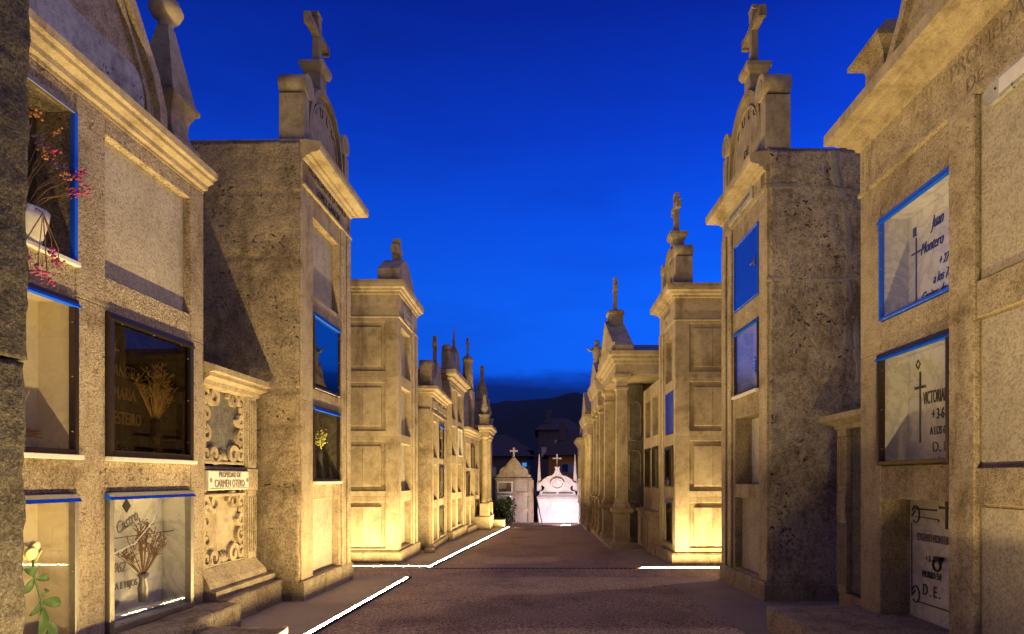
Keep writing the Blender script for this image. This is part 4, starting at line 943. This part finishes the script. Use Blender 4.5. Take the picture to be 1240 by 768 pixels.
# ================================================================== END OF STREET
g = -.38
t = thing('end_niche_block', 'small niche block closing the street, with curved gable and white cross', 'tomb', (-1.85, 25.6, 0), 0)
W2 = 1.55
q = MB(); q.box(0, W2, .2, 1.2, g-.1, 1.36, .006)
for a, b in ((0, .05), (.70, .80), (1.33, W2)): q.box(a, b, 0, .2, g-.1, 1.36, .006)
rws = [(.86, 1.26), (.20, .70), (-.36, .08)]
for a, b in ((.05, .70), (.80, 1.33)):
    zt = 1.36
    for zl, zh in rws: q.box(a, b, .003, .2, zh, zt, .004); zt = zl
    q.box(a, b, .003, .2, g-.1, zt, .004)
q.build('wall', 'granite_fine', t)
for zl, zh in rws: MB().box(.80, 1.33, .05, .19, zl, zh, .003).build('niche_slab', 'plaster', t)
for zl, zh in rws[:2]:
    q = MB(); q.box(.06, .12, -.03, .02, zl-.04, zh+.04, .004); q.box(.64, .70, -.03, .02, zl-.04, zh+.04, .004); q.box(.12, .64, -.03, .02, zl-.04, zl+.02, .004); q.box(.12, .64, -.03, .02, zh-.02, zh+.04, .004)
    f = q.build('door_frame', 'white_metal', t); MB().box(.12, .64, -.004, 0, zl+.02, zh-.02, 0).build('pane', 'glass', f)
MB().box(.05, .70, .05, .19, rws[2][0], rws[2][1], .003).build('niche_slab', 'plaster', t)
q = MB(); q.ring([(0, 1.36), (.05, 1.38), (.05, 1.43), (0, 1.45)], 0, W2-.1, 0, 1.2, 1, 1, 1); q.build('cornice', 'granite_fine', t)
c_ = .74
hp = [(.70, 1.45), (.70, 1.56), (.60, 1.60), (.56, 1.78), (.44, 1.88), (.34, 1.90), (.24, 2.06), (.12, 2.20), (.06, 2.27)]
gb = MB().poly(sym(hp, c_), .02, .25, .01).build('gable', 'granite_fine', t)
q = MB(); q.strip([(c_+a*.8, 1.45+(b-1.45)*.8) for a, b in hp], .04, -.01, .02); q.strip([(c_-a*.8, 1.45+(b-1.45)*.8) for a, b in hp], .04, -.01, .02); q.build('gable_moulding', 'granite_fine', gb)
MB().poly(cross_pts(c_, 2.26, .42, .32, .07, flare=1.2), .10, .17, .006).build('cross', 'white_stone', t)
# white tomb
t = thing('white_tomb', 'floodlit white stone tomb with cross, round medallion and two slender obelisks', 'tomb', (-.13, 25.5, 0), 0)
c_ = .80
q = MB(); q.box(.0, 1.62, 0, 1.6, g-.1, .52, .008); q.build('base', 'white_stone', t)
q = MB(); q.ring([(.05, .52), (.07, .58), (.03, .66), (-.06, .76), (-.10, .86), (-.10, .90)], 0, 1.62, 0, 1.6, 1, 1, 1, 1); q.build('lower_moulding', 'white_stone', t)
hp = [(.60, .90), (.54, .98), (.52, 1.06), (.66, 1.16), (.76, 1.18), (.76, 1.24), (.64, 1.30), (.60, 1.38), (.50, 1.44), (.40, 1.50), (.20, 1.56), (.12, 1.66), (.08, 1.80), (.11, 1.90)]
bd = MB().poly(sym(hp, c_), .12, 1.1, .01).build('sarcophagus', 'white_stone', t)
q = MB(); q.poly([(c_+.20*math.cos(a*PI/12), 1.19+.17*math.sin(a*PI/12)) for a in range(24)], .07, .12); md = q.build('medallion', 'white_stone', t)
q = MB(); q.strip([(c_+.25*math.cos(a*PI/12), 1.19+.21*math.sin(a*PI/12)) for a in range(25)], .06, .0, .12); q.build('medallion_rim', 'white_stone', md)
q = MB(); q.box(.2, .75, .05, .07, .80, .84, 0); q.box(.86, 1.42, .05, .07, .80, .84, 0); q.build('slot', 'ink', t)
pl_ = MB().box(.52, 1.08, -.03, -.001, .12, .50, .004).build('white_plaque', 'marble', t)
MB().poly(cross_pts(c_, 1.88, .54, .36, .06, flare=1.1), .5, .56, .005).build('cross', 'white_stone', t)
for xx in (.06, 1.53): MB().lathe([(.09, .9), (.09, 1.25), (.075, 1.27), (.012, 2.42)], xx, .3, square=True).build('obelisk', 'white_stone', t)
q = MB(); q.lathe([(.09, 1.1), (.14, 1.2), (.14, 1.26), (.1, 1.3)], .5, .0, 10); 
# leaning pole
tag(MB().tube([(.05, 25.2, g), (-.25, 25.45, .95)], .02, .02).build('leaning_pole', 'iron'), 'thin dark pole leaning between the end block and the white tomb', 'pole')
# low dark wall closing the gap
tag(MB().box(-6, 6, 27.3, 27.6, -.6, .75, .01).build('boundary_wall', 'house'), 'low dark boundary wall behind the end tombs', 'wall')
# flood lamp
t = thing('ground_spotlight', 'small bright ground lamp in front of the white tomb', 'lamp', (.95, 23.3, gz(23.3)))
MB().box(-.16, .16, -.06, .06, 0, .035, .004).build('housing', 'steel', t); MB().box(-.14, .14, -.045, .045, .036, .04, 0).build('lens', 'lamp_white', t)
sp = bpy.data.lights.new('spot', 'SPOT'); sp.energy = 330; sp.color = (1, .78, .93); sp.spot_size = math.radians(95); sp.spot_blend = .6; sp.shadow_soft_size = .06
so = bpy.data.objects.new('beam', sp); COL.objects.link(so); so.parent = t; so.location = (0, 0, .10); so.rotation_euler = (math.radians(101), 0, math.radians(6))

# ================================================================== HOUSES BEYOND
def house(label, X0, X1, Y, D, z1, zr, wall, roof, wins, lit=None):
    t = thing('house', label, 'house', (X0, Y, 0)); w = X1-X0
    MB().box(0, w, 0, D, -2, z1, .02).build('wall', wall, t)
    r_ = MB(); b = bmesh.new(); o = .4
    vs = [b.verts.new(p) for p in ((-o, -o, z1), (w+o, -o, z1), (w+o, D+o, z1), (-o, D+o, z1), (w*.25, D/2, zr), (w*.75, D/2, zr))]
    for f in ((0, 1, 5, 4), (1, 2, 5), (2, 3, 4, 5), (3, 0, 4), (3, 2, 1, 0)): b.faces.new([vs[i] for i in f])
    r_.merge(b); rf = r_.build('roof', roof, t)
    for i, (a, b_, c, d) in enumerate(wins):
        q = MB(); q.box(a-.07, b_+.07, -.06, -.001, c-.07, c, .005); q.box(a-.07, b_+.07, -.06, -.001, d, d+.07, .005); q.box(a-.07, a, -.06, -.001, c, d, .005); q.box(b_, b_+.07, -.06, -.001, c, d, .005)
        f = q.build('window', 'shutter', t); MB().box(a, b_, -.02, -.001, c, d, 0).build('pane', 'tv' if lit == i else 'glass_window', f)
    return t, rf
t, rf = house('orange walled house with a pale framed window behind the white tomb', .55, 7, 44, 8, 3.05, 5.2, 'orange', 'roof', [(.92, 1.35, 1.85, 2.42), (2.6, 3.1, 1.85, 2.42)])
MB().box(.8, 1.3, 2, 2.6, 4.0, 5.6, .02).build('chimney', 'house', rf)
MB().box(1.42, 1.85, -.05, -.01, 1.8, 2.45, .01).build('shutter', 'shutter', t)
t, rf = house('dark grey house with one blue lit window behind the end block', -5.5, -1.0, 50, 8, 3.2, 4.6, 'house', 'roof', [(1.2, 1.9, 1.6, 2.3), (4.02, 4.36, 2.38, 2.68)], lit=1)
t, rf = house('old ruined stone house standing high below the wooded hill', -.3, 4.6, 72, 12, 7.0, 8.9, 'house', 'roof', [(1.9, 3.0, 4.3, 5.8), (.4, .9, 4.0, 5.0)])
MB().box(1, 1.6, 3, 3.6, 7.5, 9.6, .02).build('chimney', 'house', rf)
house('long low dark roofed house far to the left of the ruin', -12, -1.2, 66, 10, 4.4, 6.4, 'house', 'roof', [(9.2, 9.9, 2.2, 3.2), (7.2, 7.9, 2.2, 3.2)])

# ================================================================== PLANTS AND SMALL THINGS
def sprig(q, base, tip, n, r, tipf, seed, spread=.06):
    rn = random.Random(seed); b = Vector(base); tp = Vector(tip)
    for i in range(n):
        e = tp+Vector((rn.uniform(-1, 1), rn.uniform(-.6, .6), rn.uniform(-1, 1)))*spread
        mid = (b+e)/2+Vector((rn.uniform(-1, 1), rn.uniform(-1, 1), rn.uniform(-.2, 1)))*spread*.4
        q.tube([b, mid, e], r, r*.6, 5); tipf(e, rn)
# potted dried flowers in the open top niche (left block): local frame of block -> world
def frameL(X, Y, slope): 
    t = bpy.data.objects.new('x', None); n = math.hypot(slope, 1); return (X, Y, 0), math.atan2(1/n, slope/n)
l1, r1 = (-3.50, 3.30, 0), math.atan2(1, .033)
t = thing('flower_pot', 'white pot of dried magenta flowers in the top left niche', 'flower pot', l1, r1)
MB().lathe([(.09, 3.01), (.13, 3.03), (.165, 3.17), (.175, 3.24), (.16, 3.24), (.145, 3.16)], .98, .10, 28, caps=False).build('pot', 'pot', t)
st = MB(); pk = MB(); vi = MB(); ru = MB(); base = (.98, .10, 3.18)
rn = random.Random(3)
def tuft(mb, e, n=9, r=.032, s=.011):
    for _ in range(n): mb.ball(e+Vector((rn.uniform(-1, 1), rn.uniform(-1, 1), rn.uniform(-1, 1)))*r, rn.uniform(.6, 1.2)*s, 1)
for e, kind in (((1.32, -.03, 3.62), pk), ((1.40, -.04, 3.55), pk), ((1.30, -.02, 3.50), pk), ((1.25, .0, 3.64), vi), ((1.15, .0, 3.72), pk), ((1.10, .05, 3.78), vi), ((1.02, .02, 3.92), ru), ((1.20, .03, 3.90), ru), ((.95, .05, 3.82), vi), ((.90, .03, 3.98), ru), ((1.06, -.02, 3.66), ru), ((1.20, -.03, 3.58), ru), ((.85, 0, 3.75), vi), ((1.36, -.05, 3.66), pk), ((.8, .02, 3.88), ru)):
    e = Vector(e); st.tube([base, (Vector(base)+e)/2+Vector((-.03, 0, .03)), e], .005, .003, 5); tuft(kind, e, 14, .038)
for e in ((1.02, -.10, 2.96), (.90, -.11, 2.80), (.97, -.11, 2.76), (1.08, -.10, 2.92), (.80, -.10, 2.86)):
    e = Vector(e); st.tube([(.92, -.04, 3.24), (.95, -.10, 3.20), e+Vector((0, 0, .08)), e], .005, .003, 5); tuft(pk, e, 14, .034)
st.build('stems', 'stem', t); pk.build('magenta_flowers', 'petal_pink', t); vi.build('violet_flowers', 'petal_violet', t); ru.build('rust_flowers', 'petal_rust', t)
# dried twigs behind the dark glass
def twigs(name, label, loc, rz, cx, cy, z0, h, w, mat='dry', seed=1, n=16, vase=None):
    t = thing(name, label, 'dried plant', loc, rz); q = MB(); rn = random.Random(seed)
    for i in range(n):
        a = rn.uniform(-1, 1); e = Vector((cx+a*w, cy+rn.uniform(-.035, .035), z0+h*(1-.5*abs(a))*rn.uniform(.7, 1)))
        b = Vector((cx, cy, z0)); mid = (b+e)/2+Vector((a*.03, 0, .04)); q.tube([b, mid, e], .005, .003, 4)
        for j in range(9):
            f_ = rn.uniform(.4, 1); p = b.lerp(e, f_)+Vector((0, 0, .04*math.sin(f_*PI))); d = Vector((rn.uniform(-1, 1), rn.uniform(-.4, .4), rn.uniform(.1, 1)))*.07
            q.tube([p, p+d*.6, p+d], .003, .002, 3)
            for _ in range(3): q.ball(p+d*rn.uniform(.4, 1.1), .006, 1)
    q.build('twigs', mat, t)
    if vase: MB().lathe([(.035, z0-.22), (.045, z0-.1), (.03, z0-.02), (.05, z0+.03)], cx, cy, 14).build('vase', vase, t)
    return t
twigs('dried_twigs', 'pale dried twigs behind the dark glass door of the near left block', l1, r1, 2.36, .06, 1.90, .62, .36, 'dry', 2, 26, 'ink')
twigs('dried_twigs', 'brown dried twigs in a glass vase behind the cracked lower glass', l1, r1, 2.32, .14, .52, .58, .36, 'stem', 5, 20, 'steel')
# rust flowers behind the middle left glass
t = thing('dried_flowers', 'rust coloured withered flowers behind the cream lined middle left glass', 'dried flowers', l1, r1)
q = MB(); rn = random.Random(8)
for i in range(34):
    a = rn.uniform(-.3, 1.3); p = Vector((.90, .1, 1.72)); d = Vector((math.cos(a)*.26, rn.uniform(-.05, .05), math.sin(a)*.09-.02))*rn.uniform(.5, 1)
    q.tube([p, p+d*.6, p+d], .012, .006, 4)
q.build('withered_heads', 'petal_rust', t); MB().tube([(.85, .1, 1.62), (.9, .1, 1.72), (1.0, .1, 1.88), (1.10, .12, 2.02)], .004).build('stem', 'dry', t)
# rose, lower left
t = thing('cut_rose', 'cream rose with green leaves standing at the lower left glass', 'rose', (l1[0], l1[1]-.07, 0), r1)
q = MB(); rn = random.Random(12)
for i in range(22):
    a = i*2.4; rr = .006+.0024*i; c0 = Vector((.96, -.06, .93)); nrm = Vector((math.cos(a), math.sin(a), .3))
    b = bmesh.new(); bmesh.ops.create_icosphere(b, subdivisions=2, radius=.05)
    for v in b.verts: v.co *= .72; v.co = Vector((v.co.x*.2, v.co.y*1.0, v.co.z*1.35)); v.co += Vector((v.co.z**2*2.2-.004, 0, 0))
    for f in b.faces: f.smooth = True
    q.merge(b, Matrix.Translation(c0+Vector((math.cos(a)*rr, math.sin(a)*rr, rn.uniform(-.02, .03)-.0012*i))) @ Matrix.Rotation(a, 4, 'Z') @ Matrix.Rotation(.02+.022*i, 4, 'Y'))
q.build('bloom', 'petal_cream', t)
MB().tube([(.98, -.06, .90), (1.0, -.05, .75), (1.06, -.05, .58), (1.08, -.05, .10)], .008, .007).build('stem', 'stem_green', t)
q = MB()
def leaf(mb, p, d, L_, w_):
    p = Vector(p); d = Vector(d).normalized(); s_ = d.cross(Vector((0, 1, .2))).normalized(); b = bmesh.new(); prev = None; n = 7
    for i in range(n+1):
        f = i/n; ww = w_*math.sin(PI*min(1, f*.94+.03))**.8; c = p+d*L_*f+Vector((0, -.02*math.sin(f*PI), -.03*f*f)); k = [b.verts.new(c-s_*ww), b.verts.new(c+Vector((0, .012, 0))), b.verts.new(c+s_*ww)]
        if prev: b.faces.new((prev[0], prev[1], k[1], k[0])).smooth = True; b.faces.new((prev[1], prev[2], k[2], k[1])).smooth = True
        prev = k
    mb.merge(b)
for p, d, L_, w_ in (((1.0, -.06, .75), (-.5, 0, .5), .12, .035), ((1.0, -.06, .72), (-.8, 0, -.3), .13, .04), ((1.01, -.06, .72), (.8, 0, .2), .11, .03), ((1.06, -.06, .56), (.9, 0, -.1), .16, .04), ((1.07, -.06, .52), (-.2, 0, -1), .2, .045), ((1.05, -.06, .56), (-.8, 0, -.4), .10, .03), ((1.06, -.06, .60), (.2, 0, .8), .08, .025), ((1.09, -.06, .42), (.5, 0, -.9), .15, .035)): leaf(q, p, d, L_, w_)
q.build('leaf', 'leaf', t)
# flowers behind second left block glass, vase behind right block glass
l2, r2 = (-2.97, 7.79, 0), math.atan2(1, .0224)
t = thing('flower_vase', 'yellow flowers in a dark vase behind glass on the tall left block', 'vase', l2, r2)
q = MB(); rn = random.Random(4)
for i in range(150): q.ball((.86+rn.gauss(0, .05), .08+rn.gauss(0, .025), 1.94+rn.gauss(0, .05)), rn.uniform(.006, .016), 1)
q.build('flower_heads', 'petal_yellow', t); MB().lathe([(.04, 1.39), (.05, 1.55), (.03, 1.68), (.045, 1.72), (.02, 1.86)], .86, .10, 12).build('vase', 'ink', t)
r3 = (2.80-.02*1.74, 7.78+1.74, 0), math.atan2(-1, .02)
t = thing('flower_vase', 'white vase with pale green bouquet behind the right glass door', 'vase', *r3)
q = MB()
for i in range(150): q.ball((1.22+rn.gauss(0, .06), .10+rn.gauss(0, .03), 2.92+rn.gauss(0, .06)), rn.uniform(.006, .02), 1)
q.build('bouquet', 'leaf', t); MB().lathe([(.05, 2.58), (.065, 2.66), (.05, 2.78), (.06, 2.82)], 1.22, .12, 14).build('vase', 'pot', t)
# bush at far left
t = thing('bush', 'dark leafy bush in front of the end niche block', 'bush', (-1.42, 24.3, gz(24.3)))
q = MB(); rn = random.Random(6); b = bmesh.new()
for i in range(2600):
    p = Vector((rn.gauss(0, .26), rn.gauss(0, .2), rn.uniform(.05, .95)))
    if abs(p.x) > .42+.15*noise.noise(p*4): continue
    d = Vector((rn.uniform(-1, 1), rn.uniform(-1, 1), rn.uniform(-.3, 1))).normalized(); s_ = d.cross(Vector((0, 0, 1))).normalized()*.024; L_ = rn.uniform(.07, .13)
    vs = [b.verts.new(p), b.verts.new(p+d*L_*.5+s_), b.verts.new(p+d*L_), b.verts.new(p+d*L_*.5-s_)]; b.faces.new(vs)
q.merge(b); q.build('foliage', 'bush', t)
q = MB(); [q.tube([(rn.uniform(-.1, .1), 0, 0), (rn.uniform(-.3, .3), rn.uniform(-.1, .1), .8)], .012, .006, 5) for _ in range(7)]; q.build('stem', 'stem', t)
